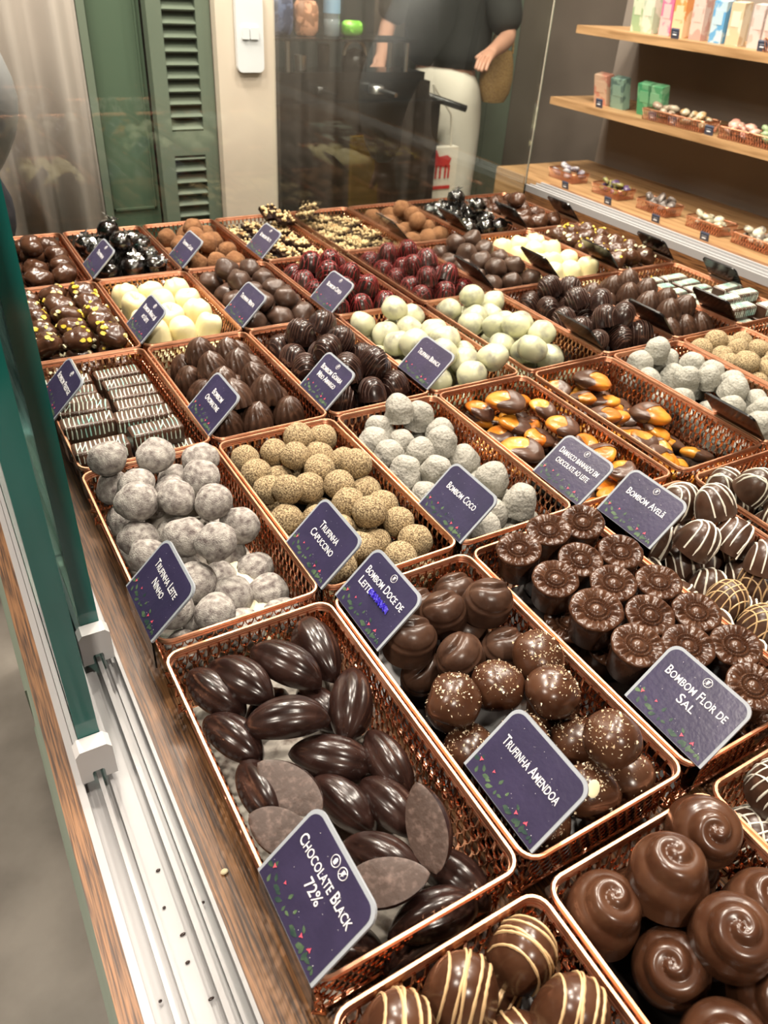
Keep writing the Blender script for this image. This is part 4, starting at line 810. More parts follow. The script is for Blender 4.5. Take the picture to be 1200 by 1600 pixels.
# ---------------------------------------------------------------- price signs
SW, SL = .166*S, .126*S; TH = .78
def plate_pts(ins, lowin=None):
    hx = SW/2-ins; y0 = (0 if lowin is None else lowin); y1 = SL-ins; r = .0085-ins*.6; out = [(-hx, y0), (hx, y0)]
    for (sx, a0) in ((1, 0), (-1, 90)):
        for k in range(7):
            a = radians(a0+15*k); out.append((sx*(hx-r)+r*cos(a), y1-r+r*sin(a)))
    return out
def pl_mesh(pts, z0, z1, name, mt):
    b = MB(); prism(b, pts, lambda p: (p[0], p[1], z0), lambda p: (p[0], p[1], z1)); return b.mesh(name, mt, False)
PLATE = pl_mesh(plate_pts(0), -.0012, .0006, 'plate', M['acryl']); PRINT = pl_mesh(plate_pts(.0022, .0004), .0006, .0009, 'print', M['print'])
FPLATE = pl_mesh(plate_pts(0), -.0012, .0012, 'plate', M['signback'])
tb = MB(); tb.box((-SW/2, -.0006, -.026), (SW/2, .0012, 0)); TAB = None
M['tab'] = glass_mat('smoked_acrylic_tab', (.42, .40, .46), 1.45, 1.0)
lf = MB(); R = random.Random(9)
for i in range(20):
    x = -SW/2+.004+(SW-.009)*i/19+R.uniform(-.001, .001); y = .0035+R.uniform(-.001, .004)+(.005 if R.random() < .2 else 0); L = R.uniform(.003, .0058); a = R.uniform(.2, 2.6); w_ = L*.28
    d = Vector((cos(a), sin(a), 0)); q = Vector((-sin(a), cos(a), 0)); c = Vector((x, max(y, .004), .00098)); 
    pts = [c-d*L*.5, c-d*.15*L+q*w_, c+d*.2*L+q*w_*.8, c+d*L*.6, c+d*.2*L-q*w_*.8, c-d*.15*L-q*w_]
    pts = [Vector((min(max(p.x, -SW/2+.0025), SW/2-.0025), max(p.y, .0006), .00098+.00001*i)) for p in pts]
    lf.add(pts, [(0,1,2,3,4,5)][:1])
LEAF = lf.mesh('printed_leaves', M['leaf'], False)
pk = MB()
for i in range(5):
    x = -SW/2+.006+(SW-.012)*R.random(); y = R.uniform(.006, .013); s = R.uniform(.0005, .0011); a = R.uniform(0, 3)
    pts = [(x+s*cos(a+t)*(1.8 if k % 2 else .7), y+s*sin(a+t)*(1.8 if k % 2 else .7), .0014) for k, t in enumerate([j*pi/3 for j in range(6)])]
    pk.add(pts, [(0,1,2,3,4,5)])
PINK = pk.mesh('printed_flowers', M['pink'], False)
sp_ = MB()
for i in range(26):
    x = R.uniform(-.45, .45)*SW; y = R.uniform(.1, .9)*SL; s = R.uniform(.00012, .0003); sp_.add([(x-s, y, .0012), (x, y-s, .0012), (x+s, y, .0012), (x, y+s, .0012)], [(0,1,2,3)])
SPECK = sp_.mesh('white_specks', M['ink'], False)
def icon_mesh(kind=0):
    b = MB(); n = 20; r = .0031
    b.tube([(r*cos(2*pi*k/n), r*sin(2*pi*k/n), 0) for k in range(n)], .00022, 4, True)
    if kind: 
        prism(b, [(-.0009, -.0017), (.0009, -.0017), (.0011, .0008), (.0004, .0017), (-.0004, .0017), (-.0011, .0008)], lambda p: (p[0], p[1], -.0001), lambda p: (p[0], p[1], .0002))
    else:
        b.tube([(0, -.0020, 0), (0, .0019, 0)], .0002, 4)
        for k in range(3):
            for sx in (-1, 1): b.tube([(0, -.0012+k*.001, 0), (sx*.0009, -.0004+k*.001, 0)], [.0001, .00042], 4)
        b.tube([(-.0020, -.0022, .0001), (.0020, .0022, .0001)], .00018, 4)
    return b.mesh('allergen_icon', M['ink'], False)
ICON0, ICON1 = icon_mesh(0), icon_mesh(1)
def text_mesh(s, size, width=None, caps=True):
    cu = bpy.data.curves.new('t', 'FONT'); cu.body = s; cu.size = size; cu.align_x = 'CENTER'; cu.align_y = 'CENTER'; cu.extrude = .00008; cu.offset = .00003; cu.small_caps_scale = .78; cu.resolution_u = 3
    if caps:
        for k, ch in enumerate(s):
            if ch.islower(): cu.body_format[k].use_small_caps = True
    o = bpy.data.objects.new('t', cu); COL.objects.link(o); dg = bpy.context.evaluated_depsgraph_get()
    me = bpy.data.meshes.new_from_object(o.evaluated_get(dg)); bpy.data.objects.remove(o)
    xs = [v.co.x for v in me.vertices]; w_ = (max(xs)-min(xs)) or 1
    k = (width/w_) if width else 1.0
    for v in me.vertices: v.co.x *= k
    me.materials.clear(); me.materials.append(M['ink']); me.name = 'lettering'; return me
def sign_rot(far=False, extra=0):
    c, s = cos(TH+extra), sin(TH+extra)
    X = Vector((0, -1, 0)); Y = Vector((c, 0, s))
    if far: X = Vector((0, 1, 0)); Y = Vector((-c, 0, s))
    Zv = X.cross(Y); m = Matrix((X, Y, Zv)).transposed(); return m
def sign(x, y, lines, label, icons=0, tab=True, tz=0, extra=0, scribble=False):
    rm = sign_rot(False, extra)
    o = obj('price_sign', PLATE, label=label, cat='sign', group='purple price signs')
    o.matrix_world = Matrix.Translation(W(x, y, .004)) @ (Matrix.Rotation(tz, 3, 'Z') @ rm).to_4x4()
    obj('print', PRINT, o); obj('printed_leaves', LEAF, o); obj('printed_flowers', PINK, o); obj('white_specks', SPECK, o)
    n = len(lines)
    for k, (t, wf) in enumerate(lines):
        me = text_mesh(t, .0098, SW*wf)
        dx = 0
        if isinstance(t, str) and scribble and k == 1: dx = -SW*.24
        obj('lettering', me, o, loc=(dx, SL*(.60 if n == 1 else (.66 if n == 2 else .7))-k*.0098, .0012))
    if icons == 1: obj('allergen_icon', ICON0, o, loc=(.001, SL*.86, .0012))
    if icons == 2: obj('allergen_icon', ICON0, o, loc=(.0055, SL*.86, .0012)); obj('allergen_icon', ICON1, o, loc=(-.0025, SL*.86, .0012))
    if scribble:
        b = MB(); pts = []
        for i in range(60):
            t = i/59; pts.append((-.009+.026*t+.0012*sin(i*2.1), SL*.66-.0098+.0026*sin(i*1.7), .0016))
        b.tube(pts, .0009, 4); obj('marker_scribble', b.mesh('marker_scribble', M['marker'], False), o)
    if tab:
        b = MB(); X = Vector((1, 0, 0)); 
        # hangs straight down outside the basket: in plate coordinates 'down' is turned by the lean
        dn = rm.inverted() @ Vector((0, 0, -1)); out = rm.inverted() @ Vector((1, 0, 0))
        a_ = Vector((0, 0, -.0006)); h_ = .027
        b.obox(a_+dn*h_/2, X*SW/2, dn*h_/2, out*.0007)
        obj('clear_tab', b.mesh('clear_tab', M['tab'], False), o)
    return o
sign(.176, .440, [('Chocolate Black', .80), ('72%', .20)], 'purple sign reading Chocolate Black 72% on the pod basket', 2)
sign(.518, .448, [('Trufinha Amendoa', .74)], 'purple sign reading Trufinha Amendoa on the crumb-topped truffle basket', 0)
sign(.842, .432, [('Bombom Flor de', .74), ('Sal', .20)], 'purple sign reading Bombom Flor de Sal on the flower chocolate basket', 1)
sign(1.184, .870, [('Bombom Avelã', .66)], 'purple sign reading Bombom Avelã on the white-striped bonbons', 1)
sign(1.150, 1.060, [('Damasco banhado em', .78), ('chocolate ao leite', .66)], 'dark sign reading Damasco banhado em chocolate ao leite on the apricots', 1, extra=-.05)
sign(.514, .876, [('Bombom Doce de', .76), ('Leite', .24)], 'purple sign reading Bombom Doce de Leite with blue marker scribble', 1, scribble=True)
sign(.497, 1.066, [('Trufinha', .44), ('Capuccino', .54)], 'purple sign reading Trufinha Capuccino on the grainy truffles', 0)
sign(.170, 1.073, [('Trufinha Leite', .66), ('Ninho', .30)], 'purple sign reading Trufinha Leite Ninho on the powdered truffles', 0)
sign(.823, 1.065, [('Bombom Coco', .62)], 'glinting sign reading Bombom Coco on the coconut bonbons', 0)
sign(1.142, 1.692, [('Trufinha Branca', .68)], 'dark sign reading Trufinha Branca on the white truffles', 0)
sign(.823, 1.700, [('Bombom Goiaba', .70), ('Meio Amargo', .60)], 'glinting sign reading Bombom Goiaba on the guava domes', 1)
sign(.497, 1.700, [('Bombom', .38), ('Ovomaltine', .52)], 'purple sign reading Bombom Ovomaltine on the spiral-ribbed domes', 0)
sign(.172, 1.930, [('Bombom Prestige', .74)], 'purple sign reading Bombom Prestige on the pale-striped bars', 1)
sign(.497, 2.300, [('Bombom Maracujá', .70), ('ao Leite', .34)], 'purple sign reading Bombom Maracujá on the cream-coloured chocolates', 1)
sign(.823, 2.300, [('Trufinha Menta', .66)], 'purple sign reading Trufinha Menta on the mint truffles', 0)
sign(1.142, 2.300, [('Bombom Cereja', .62)], 'purple sign reading Bombom Cereja on the cherry bonbons', 1)
sign(.497, 2.905, [('Trufinha', .50)], 'purple sign on the basket of cellophane-wrapped bonbons', 1)
sign(.823, 2.905, [('Trufinha Cacau', .66)], 'purple sign reading Trufinha Cacau on the cocoa-dusted truffles', 0)
sign(1.142, 2.905, [('Bombom Nuts', .62)], 'purple sign on the basket of nut-topped squares', 1)
def far_sign(x, y, label):
    o = obj('price_sign', FPLATE, label=label, cat='sign', group='black sign backs beyond the divider')
    o.matrix_world = Matrix.Translation(W(2*G-x, y, .004)) @ sign_rot(True).to_4x4()
for (c, r) in FAR:
    if (c, r) in ((4,1),): continue
    y = YR[r][0]+.095
    if (c, r) == (1, 3): y = 1.93
    far_sign(XC[c][0]-.008, y, 'black back of the sign on the %s beyond the divider' % WHAT[(c, r)])

# ---------------------------------------------------------------- coffee bar beyond the end glass
def thing_box(name, a, b, mt, label, cat, group=None):
    return sbox(name, a, b, mt, kind=None, label=label, cat=cat, group=group)
cb = MB(); wb(cb, 2.3, 4.46, 6.55, 7.0, ZF, -.08); wb(cb, 2.25, 4.48, 6.52, 7.02, -.08, -.05)
cbo = obj('coffee_counter', cb.mesh('coffee_counter', M['black'], False), label='black coffee counter standing beyond the end glass', cat='counter')
em = MB(); wb(em, 2.8, 4.36, 6.6, 7.0, -.048, .10); wb(em, 2.84, 4.32, 6.64, 6.98, .10, .165)
emo = obj('espresso_machine', em.mesh('espresso_machine', M['black'], False), label='black espresso machine standing on the coffee counter', cat='espresso machine')
for px in (2.98, 4.12):
    for py in (6.66, 6.95):
        p = MB(); p.tube([W(px, py, .165), W(px, py, .39)], .009, 8); obj('post', p.mesh('post', M['steel']), emo)
p = MB(); wb(p, 2.86, 4.22, 6.62, 7.0, .39, .41); obj('cup_tray', p.mesh('cup_tray', M['black'], False), emo)
for k, px in enumerate((3.2, 3.75)):
    p = MB(); p.lathe([(.03, 0), (.03, .022), (.026, .026)], 16, c=tuple(W(px, 6.52, .02))); p.tube([W(px, 6.46, .05), W(px+.05, 6.26, .04)], .008, 8); obj('portafilter', p.mesh('portafilter', M['steel'] if k else M['black']), emo)
lv = MB(); lv.tube([W(4.36, 6.7, -.02), W(4.42, 6.6, -.04), W(4.72, 6.5, -.12)], .013, 8)
obj('steam_lever', lv.mesh('steam_lever', M['black']), emo)
k_ = MB(); kc = W(3.68, 6.8, .166); k_.lathe([(.045, 0), (.050, .01), (.048, .04), (.036, .058), (.02, .064), (.006, .068), (.001, .072)], 20, c=tuple(kc))
ko = obj('kettle', k_.mesh('kettle', M['black']), label='black kettle with a pale arched handle on the espresso machine', cat='kettle')
hh = MB(); hh.tube([kc+Vector((.044*cos(pi*t/12)+.0, 0, .045+.05*sin(pi*t/12))) for t in range(13)], .007, 8); obj('handle', hh.mesh('handle', M['cream']), ko)
for (px, hgt, mt_, lab) in ((3.38, .080, M['black'], 'tall black steel cup beside the kettle'), (3.16, .045, M['steel'], 'low steel milk cup beside the tall black cup')):
    b = MB(); b.lathe([(.020, 0), (.021, .004), (.022, hgt), (.020, hgt), (.018, .006)], 18, c=tuple(W(px, 6.8, .166))); obj('cup', b.mesh('cup', mt_), label=lab, cat='cup')
# things on the cup tray
bt = MB(); bc = W(3.46, 6.82, .411)
bt.lathe([(.026, 0), (.030, .004), (.030, .05), (.028, .055), (.030, .06), (.030, .12), (.024, .15), (.012, .17), (.012, .18)], 20, c=tuple(bc)); 
bo = obj('water_bottle', bt.mesh('water_bottle', mat('pet_plastic', (.50, .60, .66), .12, trans=.55)), label='clear plastic water bottle with pale blue label on the cup tray', cat='bottle')
bl = MB(); bl.lathe([(.0306, .07), (.0306, .115)], 20, c=tuple(bc), cap=False); obj('bottle_label', bl.mesh('bottle_label', mat('pale_blue_label', (.25, .42, .60), .5)), bo)
cp = MB(); cp.lathe([(.013, .172), (.013, .188), (.001, .19)], 16, c=tuple(bc)); obj('cap', cp.mesh('cap', mat('blue_cap', (.05, .15, .5), .4)), bo)
for i, (x0, x1, z1, col, lab) in enumerate(((3.57, 3.74, .53, (.16, .45, .04), 'bright green carton lying on the cup tray beside the bottle'), (3.12, 3.32, .66, (.30, .14, .08), 'reddish brown snack packet upright on the cup tray'), (2.9, 3.09, .70, (.03, .045, .10), 'dark blue snack packet upright on the cup tray end'))):
    b = MB(); p0, p1 = W(x0, 6.72, .411), W(x1, 6.92, z1); cc = (p0+p1)/2; hx_, hy_, hz_ = (p1-p0)/2
    b.ell((0,0,0), hx_*1.15, hy_*.9, hz_, 14, 10, lambda p, i=i, hx_=hx_, hy_=hy_, hz_=hz_: Vector((max(-hx_, min(hx_, p.x*1.25)), p.y*(.8+.3*noise.noise(p*60)), max(-hz_, min(hz_, p.z*1.2)))))
    obj('snack_packet' if i else 'green_carton', b.mesh('packet', mat('packet_%d' % i, col, .3, col2=tuple(min(1, c*2.2+.05) for c in col), nscale=30, lo=.5, hi=.56)), loc=cc, label=lab, cat='packet' if i else 'carton')
thing_box('tall_fridge', (2.35, 8.1, ZF), (4.6, 8.8, 2.2), mat('dark_fridge', (.010, .017, .018), .4), 'dark tall fridge standing behind the coffee counter', 'fridge')
# tote bag with red horse
tb_ = MB(); wb(tb_, 4.47, 4.80, 6.66, 6.75, -1.2, -.48); to = obj('tote_bag', tb_.mesh('tote_bag', M['linen'], False), label='white tote bag with a red horse print hanging by the counter end', cat='bag')
hs = MB(); 
def hp(pts): prism(hs, pts, lambda p: W(p[0]+.17, 6.658, p[1]-.28), lambda p: W(p[0]+.17, 6.65, p[1]-.28))
hp([(4.36, -.36), (4.52, -.38), (4.55, -.30), (4.50, -.27), (4.40, -.28), (4.37, -.22), (4.33, -.21), (4.31, -.26), (4.35, -.28)])
for px in (4.37, 4.42, 4.48, 4.52): hp([(px, -.36), (px+.022, -.36), (px+.02, -.48), (px+.002, -.48)])
hp([(4.32, -.55), (4.56, -.55), (4.56, -.58), (4.32, -.58)])
obj('red_horse_print', hs.mesh('red_horse_print', mat('red_print', (.42, .02, .02), .6), False), to)
for px in (4.54, 4.73):
    q = MB(); q.tube([W(px, 6.7, -.48), W(px+(.03 if px < 4.6 else -.03), 6.7, -.2), W(4.46, 6.7, .06)], .004, 6); obj('strap', q.mesh('strap', M['linen']), to)

# ---------------------------------------------------------------- people (skinned skeletons)
def skinned(name, joints, edges, mt, root=0, sub=2):
    me = bpy.data.meshes.new(name); me.from_pydata([tuple(j[0]) for j in joints], edges, []); me.materials.append(mt)
    o = bpy.data.objects.new(name, me); COL.objects.link(o)
    sk = o.modifiers.new('skin', 'SKIN'); sk.use_smooth_shade = True
    lay = me.skin_vertices[0] if len(me.skin_vertices) else None
    if lay is None:
        me.attributes.new  # skin layer is made with the modifier
    for i, j in enumerate(joints):
        r = j[1]; r = r if isinstance(r, tuple) else (r, r)
        me.skin_vertices[0].data[i].radius = r; me.skin_vertices[0].data[i].use_root = (i == root)
    sb = o.modifiers.new('sub', 'SUBSURF'); sb.levels = sub; sb.render_levels = sub
    dg = bpy.context.evaluated_depsgraph_get(); m2 = bpy.data.meshes.new_from_object(o.evaluated_get(dg)); bpy.data.objects.remove(o)
    m2.name = name
    m2.polygons.foreach_set('use_smooth', [True]*len(m2.polygons))
    if not m2.materials: m2.materials.append(mt)
    return m2
def person(base, rz, label, top_mt, leg_mt, hgt, arm_l, arm_r, loose=1.0, hair=True, yaw=0):
    """base on the floor; body faces local +y; metres"""
    o = bpy.data.objects.new('person', None); COL.objects.link(o); o.location = base; o.rotation_euler = (0, 0, rz); o['label'] = label; o['category'] = 'person'
    k = hgt/1.7
    def V(x, y, z): return Vector((x*k, y*k, z*k))
    J = [(V(0,0,.93), (.13*k, .10*k)), (V(0,0,1.10), (.115*k, .085*k)), (V(0,.01,1.28), (.14*k, .095*k)), (V(0,0,1.42), (.10*k, .07*k)), (V(0,.0,1.48), .052*k), (V(0,.01,1.54), .05*k), (V(0,.02,1.60), .085*k), (V(0,.01,1.68), .080*k)]
    E = [(0,1),(1,2),(2,3),(3,4),(4,5),(5,6),(6,7)]
    def chain(start, pts):
        p = start
        for q in pts: J.append(q); E.append((p, len(J)-1)); p = len(J)-1
        return p
    for sx in (-1, 1):
        chain(0, [(V(sx*.09, 0, .86), .085*k), (V(sx*.10, .01, .50), .055*k), (V(sx*.10, -.01, .30), .052*k), (V(sx*.10, -.02, .08), .036*k), (V(sx*.10, .04, .045), .035*k), (V(sx*.10, .15, .03), .026*k)])
    for sx, arm in ((-1, arm_l), (1, arm_r)):
        sh, el, wr = V(sx*.17, 0, 1.40), V(*arm[0]), V(*arm[1])
        w_ = chain(3, [(sh, .052*k), (sh.lerp(el, .5), .045*k), (el, .038*k), (el.lerp(wr, .5), .034*k), (wr, .024*k)])
        d = (wr-el).normalized(); side = d.cross(Vector((0, 0, 1))).normalized(); palm = wr+d*.045*k
        J.append((palm, (.030*k, .016*k))); E.append((w_, len(J)-1)); pi_ = len(J)-1
        for f, L in ((-1.5, .060), (-.5, .075), (.5, .070), (1.5, .055)):
            b0 = palm+side*f*.014*k+d*.03*k; chain(pi_, [(b0, .009*k), (b0+d*L*.5*k+Vector((0, 0, -.008*k)), .0085*k), (b0+d*L*.85*k+Vector((0, 0, -.03*k)), .007*k)])
        chain(w_, [(wr+d*.03*k+side*.030*k, .010*k), (wr+d*.06*k+side*.045*k+Vector((0, 0, -.01)), .008*k)])
    obj('body', skinned('body', J, E, M['skin']), o)
    # face features and hair
    fc = MB(); fc.ell(V(0, .105, 1.605), .012*k, .018*k, .022*k, 8, 6)
    for sx in (-1, 1): fc.ell(V(sx*.088, .005, 1.60), .012*k, .02*k, .03*k, 8, 6)
    obj('nose_and_ears', fc.mesh('nose_and_ears', M['skin']), o)
    ey = MB()
    for sx in (-1, 1): ey.ell(V(sx*.034, .095, 1.63), .011*k, .008*k, .007*k, 8, 6)
    obj('eyes', ey.mesh('eyes', M['hair']), o)
    mo_ = MB(); mo_.ell(V(0, .098, 1.56), .024*k, .008*k, .007*k, 8, 6); obj('mouth', mo_.mesh('mouth', mat('lips', (.35, .10, .08), .5)), o)
    hr = MB(); hr.ell(V(0, -.02, 1.665), .105*k, .115*k, .10*k, 18, 12, lambda p: Vector((p.x, p.y if p.y < .05*k else p.y*.8, p.z if p.y > 0 else p.z*1.25))); obj('hair', hr.mesh('hair', M['hair']), o)
    # clothing
    tJ = [(V(0,0,.98 if loose > 1.32 else .95), (.165*k*loose, .125*k)), (V(0,0,1.12), (.15*k*loose, .11*k)), (V(0,.01,1.28), (.165*k*loose, .115*k)), (V(0,0,1.41), (.125*k, .085*k)), (V(0,0,1.465), .062*k)]
    tE = [(0,1),(1,2),(2,3),(3,4)]
    for sx, arm in ((-1, arm_l), (1, arm_r)):
        sh, el, wr = V(sx*.17, 0, 1.395), V(*arm[0]), V(*arm[1])
        n0 = len(tJ); ln = arm[2]
        tJ += [(sh, .068*k*loose), (sh.lerp(el, .55), .062*k*loose), (el, .055*k*loose)]; tE += [(3, n0), (n0, n0+1), (n0+1, n0+2)]
        if ln: tJ.append((el.lerp(wr, .85), .042*k)); tE.append((n0+2, n0+3))
    obj('top', skinned('top', tJ, tE, top_mt), o)
    lJ = [(V(0,0,1.06), (.15*k, .115*k)), (V(0,0,.90), (.155*k, .125*k))]; lE = [(0, 1)]
    for sx in (-1, 1):
        n0 = len(lJ); lJ += [(V(sx*.095, 0, .80), .108*k), (V(sx*.10, .01, .50), .085*k), (V(sx*.10, -.01, .28), .082*k), (V(sx*.10, -.015, .10), .080*k)]; lE += [(1, n0), (n0, n0+1), (n0+1, n0+2), (n0+2, n0+3)]
    obj('trousers', skinned('trousers', lJ, lE, leg_mt), o)
    sh_ = MB()
    for sx in (-1, 1): sh_.ell(V(sx*.10, .05, .04), .045*k, .13*k, .038*k, 14, 8, lambda p: Vector((p.x, p.y, max(p.z, -.036*k))))
    obj('shoes', sh_.mesh('shoes', M['black']), o)
    return o
fl = W(5.27, 7.72, ZF); fl.z = 0.0
person(fl, 2.3, 'person in loose black top and off-white trousers beside the coffee counter', M['blackm'], M['linen'], 1.74, ((-.27, .05, 1.14), (-.25, .27, 1.10), False), ((.26, .04, 1.14), (.22, .24, 1.02), False), loose=1.35)
# wicker bag hanging from the person's arm
bg = MB(); bc = Vector(W(5.86, 7.58, .02))
bg.lathe([(.02, -.115), (.06, -.11), (.085, -.07), (.092, -.02), (.085, .04), (.070, .09), (.062, .095), (.066, .06)], 26, fn=lambda r, z, a, j: (r*(1-.35*abs(sin(a))), z, a))
bgo = obj('wicker_bag', bg.mesh('wicker_bag', M['wick']), loc=bc, label='round woven wicker bag hanging at the hip of the white-trousered person', cat='bag')
for sy in (-.02, .02):
    q = MB(); q.tube([(-.06, sy, .085), (-.055, sy, .15), (-.02, sy, .19), (.02, sy, .19), (.055, sy, .15), (.06, sy, .085)], .005, 6); obj('handle', q.mesh('handle', M['wick']), bgo)
fl = W(-.32, 4.2, ZF); fl.z = 0.0
person(fl, 0.2, 'person in silver-grey puffy jacket standing by the curtain beyond the end glass', M['silver'], M['navy'], 1.72, ((-.30, -.02, 1.12), (-.30, .10, .90), True), ((.33, .0, 1.13), (.26, .12, .93), True), loose=1.3)
sb_ = MB(); sb_.ell((0,0,0), .085, .06, .10, 18, 12, lambda p: p*(1+.1*noise.noise(p*20))); sbo = obj('shoulder_bag', sb_.mesh('shoulder_bag', M['navy']), loc=W(.2, 3.85, -.02), label='dark navy shoulder bag hanging at the silver jacket', cat='bag')
q = MB(); q.tube([(0, 0, .09), (-.03, .05, .2), (-.1, .1, .42)], .008, 6); obj('strap', q.mesh('strap', M['navy']), sbo)
thing_box('mustard_banner', (.10, 4.84, ZF), (.36, 4.88, .02), M['must'], 'mustard yellow board standing behind the inner sliding door', 'board')

# ---------------------------------------------------------------- product shelves on the far side
SX = 5.5
sbox('shelf_back_panel', (6.3, 2.0, ZF), (6.36, 6.3, 2.0), M['backp'], kind=None, label='dark taupe back panel of the product shelves', cat='wall panel')
def shelf(x0, x1, y0, y1, z, lab):
    return thing_box('wooden_shelf', (x0, y0, z-.06), (x1, y1, z), M['oak'], lab, 'shelf')
shelf(SX, 6.3, 2.0, 6.05, .60, 'upper oak shelf board with cartons and snack baskets')
shelf(SX, 6.3, 2.0, 6.24, .01, 'lower oak shelf board with boxes and baskets')
thing_box('wooden_counter', (5.1, 2.0, ZF), (6.3, 6.4, -.62), M['oak'], 'low oak counter under the shelves holding wrapped chocolates', 'counter')
BXS = []
def carton(x, y, z, w, d, h, cols, lab, lean=0):
    b = MB(); b.box((-d/2, -w/2, 0), (d/2, w/2, h)); me = b.mesh('carton', mat('carton_%d' % len(BXS), cols[0], .45, col2=cols[1], nscale=22, lo=.48, hi=.52), False); BXS.append(1)
    o = obj('product_carton', me, loc=W(x, y, z), rot=(0, lean, 0), label=lab, cat='carton', group=None)
    l = MB(); l.box((-d/2-.0008, -w*.32, h*.45), (-d/2, w*.32, h*.8)); obj('carton_label', l.mesh('carton_label', mat('carton_label_%d' % len(BXS), cols[1], .5), False), o); return o
top = [(5.62, (.30,.42,.25), (.55,.60,.45), 'pale green'), (5.50, (.42,.50,.38), (.62,.62,.52), 'cream and green'), (5.30, (.62,.16,.30), (.75,.45,.45), 'pink'), (5.17, (.68,.30,.10), (.75,.55,.35), 'orange'), (4.98, (.55,.32,.28), (.65,.50,.45), 'dusty rose'), (4.78, (.12,.35,.62), (.45,.60,.70), 'sky blue'), (4.62, (.60,.48,.32), (.70,.65,.52), 'beige'), (4.42, (.52,.40,.36), (.62,.52,.50), 'mauve'), (4.32, (.50,.38,.34), (.64,.54,.50), 'light mauve')]
for (y, c1, c2, nm) in top: carton(5.72, y-.1, .602, .050, .035, .115, (c1, c2), '%s product carton standing on the upper oak shelf' % nm, -.12)
carton(5.75, 3.62, .602, .06, .04, .09, ((.45,.03,.03), (.30,.06,.05)), 'red product carton standing on the upper shelf in a basket')
for (y, c1, c2, nm) in ((5.76, (.55,.25,.18), (.60,.42,.30), 'salmon and white'), (5.55, (.10,.17,.15), (.22,.35,.28), 'dark green'), (5.22, (.06,.30,.14), (.16,.42,.22), 'emerald green'), (5.10, (.10,.34,.16), (.22,.46,.26), 'leaf green')):
    carton(5.72, y, .012, .066, .035, .105, (c1, c2), '%s product box leaning on the lower oak shelf' % nm, -.25)
smallb = MB(); a_, b_2 = .042, .075
smallb.tube(ringpts(a_, b_2, .012, .032), .0025, 6, True)
for i in range(44):
    s_ = i/44*4*(a_+b_2); p, n_ = perim(s_, a_, b_2); p2, _ = perim(s_+.012, a_, b_2); p3, _ = perim(s_-.012, a_, b_2)
    smallb.tube([p+Vector((0,0,.032)), p2*.93+Vector((0,0,0))], .001, 4); smallb.tube([p+Vector((0,0,.032)), p3*.93+Vector((0,0,0))], .001, 4)
smallb.box((-a_*.93, -b_2*.93, -.001), (a_*.93, b_2*.93, .001)); SMB = smallb.mesh('small_wire_basket', M['copper'], False)
def filled(x, y, z, colr, lab, seed, cat='basket'):
    o = obj('small_wire_basket', SMB, loc=W(x, y, z+.004), label=lab, cat=cat)
    R = random.Random(seed)
    mt_ = mat('wrapped_sweets_%d' % seed, colr[0], .25, col2=colr[1], nscale=40, lo=.47, hi=.53)
    for k in range(10):
        b = MB(); s = R.uniform(.014, .019); b.ell((0,0,0), s*1.2, s, s*.6, 10, 7, lambda p: p*(1+.25*noise.noise(p*90+Vector((k,)*3))))
        q = obj('wrapped_sweet', b.mesh('wrapped_sweet', mt_), loc=W(x, y, z+.004)+Vector((R.uniform(-.022, .022), -.055+.0122*k, .018+.012*(k % 3))), rot=(R.uniform(-.6, .6), R.uniform(-.6, .6), R.uniform(0, 3)), label='wrapped sweet lying in the %s' % lab.replace('small ', '')[:60], cat='sweet', group='sweets in the '+lab)
    return o
filled(5.62, 3.95, .602, ((.50,.16,.14), (.62,.40,.35)), 'small copper basket of pink sweets on the upper shelf', 1)
filled(5.62, 3.58, .602, ((.55,.45,.28), (.62,.12,.10)), 'small copper basket of red and cream sweets on the upper shelf', 2)
filled(5.62, 4.92, .012, ((.30,.22,.16), (.45,.38,.28)), 'small copper basket of brown sweets on the lower shelf', 3)
filled(5.62, 4.62, .012, ((.60,.52,.38), (.40,.26,.12)), 'small copper basket of cream sweets on the lower shelf', 4)
filled(5.62, 4.12, .012, ((.55,.26,.20), (.62,.40,.32)), 'small copper basket of salmon sweets on the lower shelf', 5)
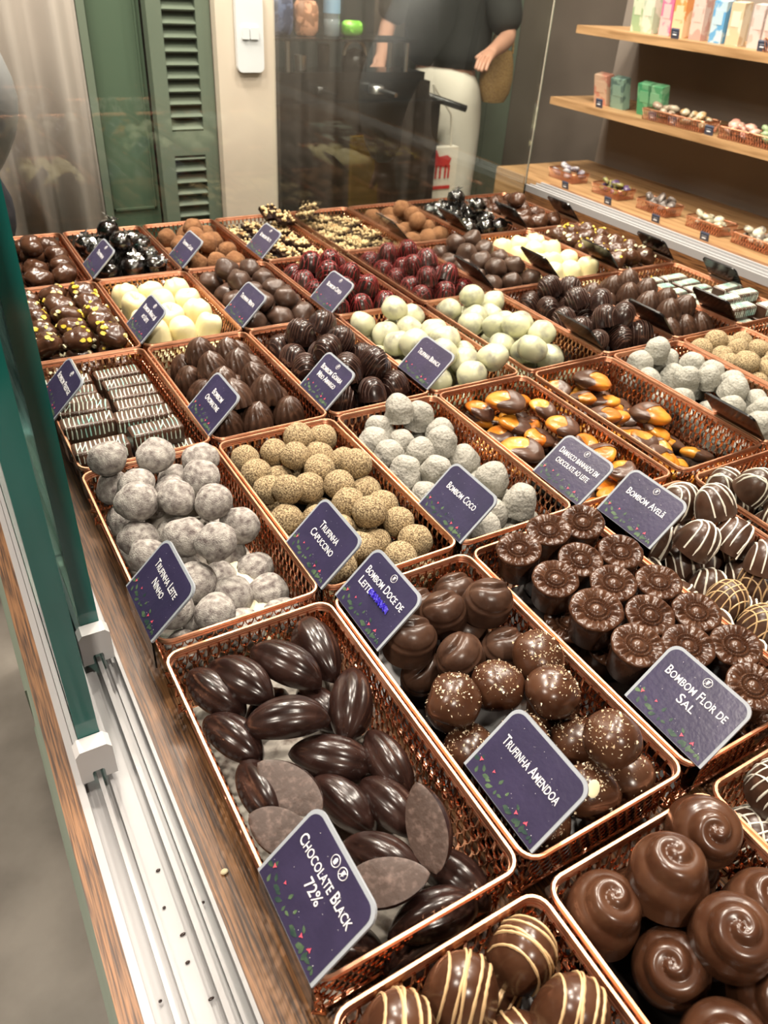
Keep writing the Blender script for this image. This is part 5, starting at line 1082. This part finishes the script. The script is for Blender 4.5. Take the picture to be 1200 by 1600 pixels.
filled(5.62, 3.86, .012, ((.20,.34,.16), (.36,.45,.26)), 'small copper basket of green sweets on the lower shelf', 6)
filled(5.62, 3.56, .012, ((.30,.40,.36), (.42,.50,.46)), 'small copper basket of grey-green sweets on the lower shelf', 7)
filled(5.45, 5.75, -.618, ((.50,.48,.50), (.20,.18,.22)), 'small copper basket of silver sweets on the low counter', 8)
filled(5.45, 5.15, -.618, ((.25,.24,.08), (.10,.06,.14)), 'small copper basket of olive and violet sweets on the low counter', 9)
filled(5.45, 4.6, -.618, ((.22,.19,.17), (.10,.08,.07)), 'small copper basket of dark sweets on the low counter', 10)
filled(5.45, 4.05, -.618, ((.60,.56,.42), (.30,.27,.18)), 'small copper basket of cream and silver sweets on the low counter', 11)
filled(5.45, 3.6, -.618, ((.55,.50,.38), (.20,.17,.14)), 'small copper basket of pale wrapped sweets on the low counter', 12)
tagm = MB(); tagm.obox((0, 0, .014), (.001, 0, .002), (0, .017, 0), (-.003, 0, .013)); TG = tagm.mesh('shelf_tag', mat('slate_tag', (.045, .055, .09), .4), False)
tl = MB(); 
for k in range(2): tl.obox((-.0022+.0006*k, 0, .019-.008*k), (.0002, 0, 0), (0, .010-.002*k, 0), (0, 0, .0015))
TGL = tl.mesh('tag_lettering', M['ink'], False)
for (x, y, z, where) in ((5.53, 4.95, .602, 'under the dusty rose carton'), (5.53, 4.13, .602, 'beside the pink sweets'), (5.53, 5.62, .012, 'before the salmon box'), (5.53, 4.98, .012, 'before the brown sweets'), (5.53, 4.76, .012, 'between brown and cream sweets'), (5.53, 4.38, .012, 'beside the salmon sweets'), (5.53, 3.72, .012, 'before the green sweets'),
    (5.15, 5.45, -.618, 'before the silver sweets'), (5.15, 4.9, -.618, 'before the olive sweets'), (5.15, 4.35, -.618, 'before the dark sweets'), (5.15, 3.85, -.618, 'before the cream and silver sweets')):
    t_ = obj('shelf_tag', TG, loc=W(x, y, z), label='small slate blue price tag %s on the far shelving' % where, cat='price tag'); obj('tag_lettering', TGL, t_)
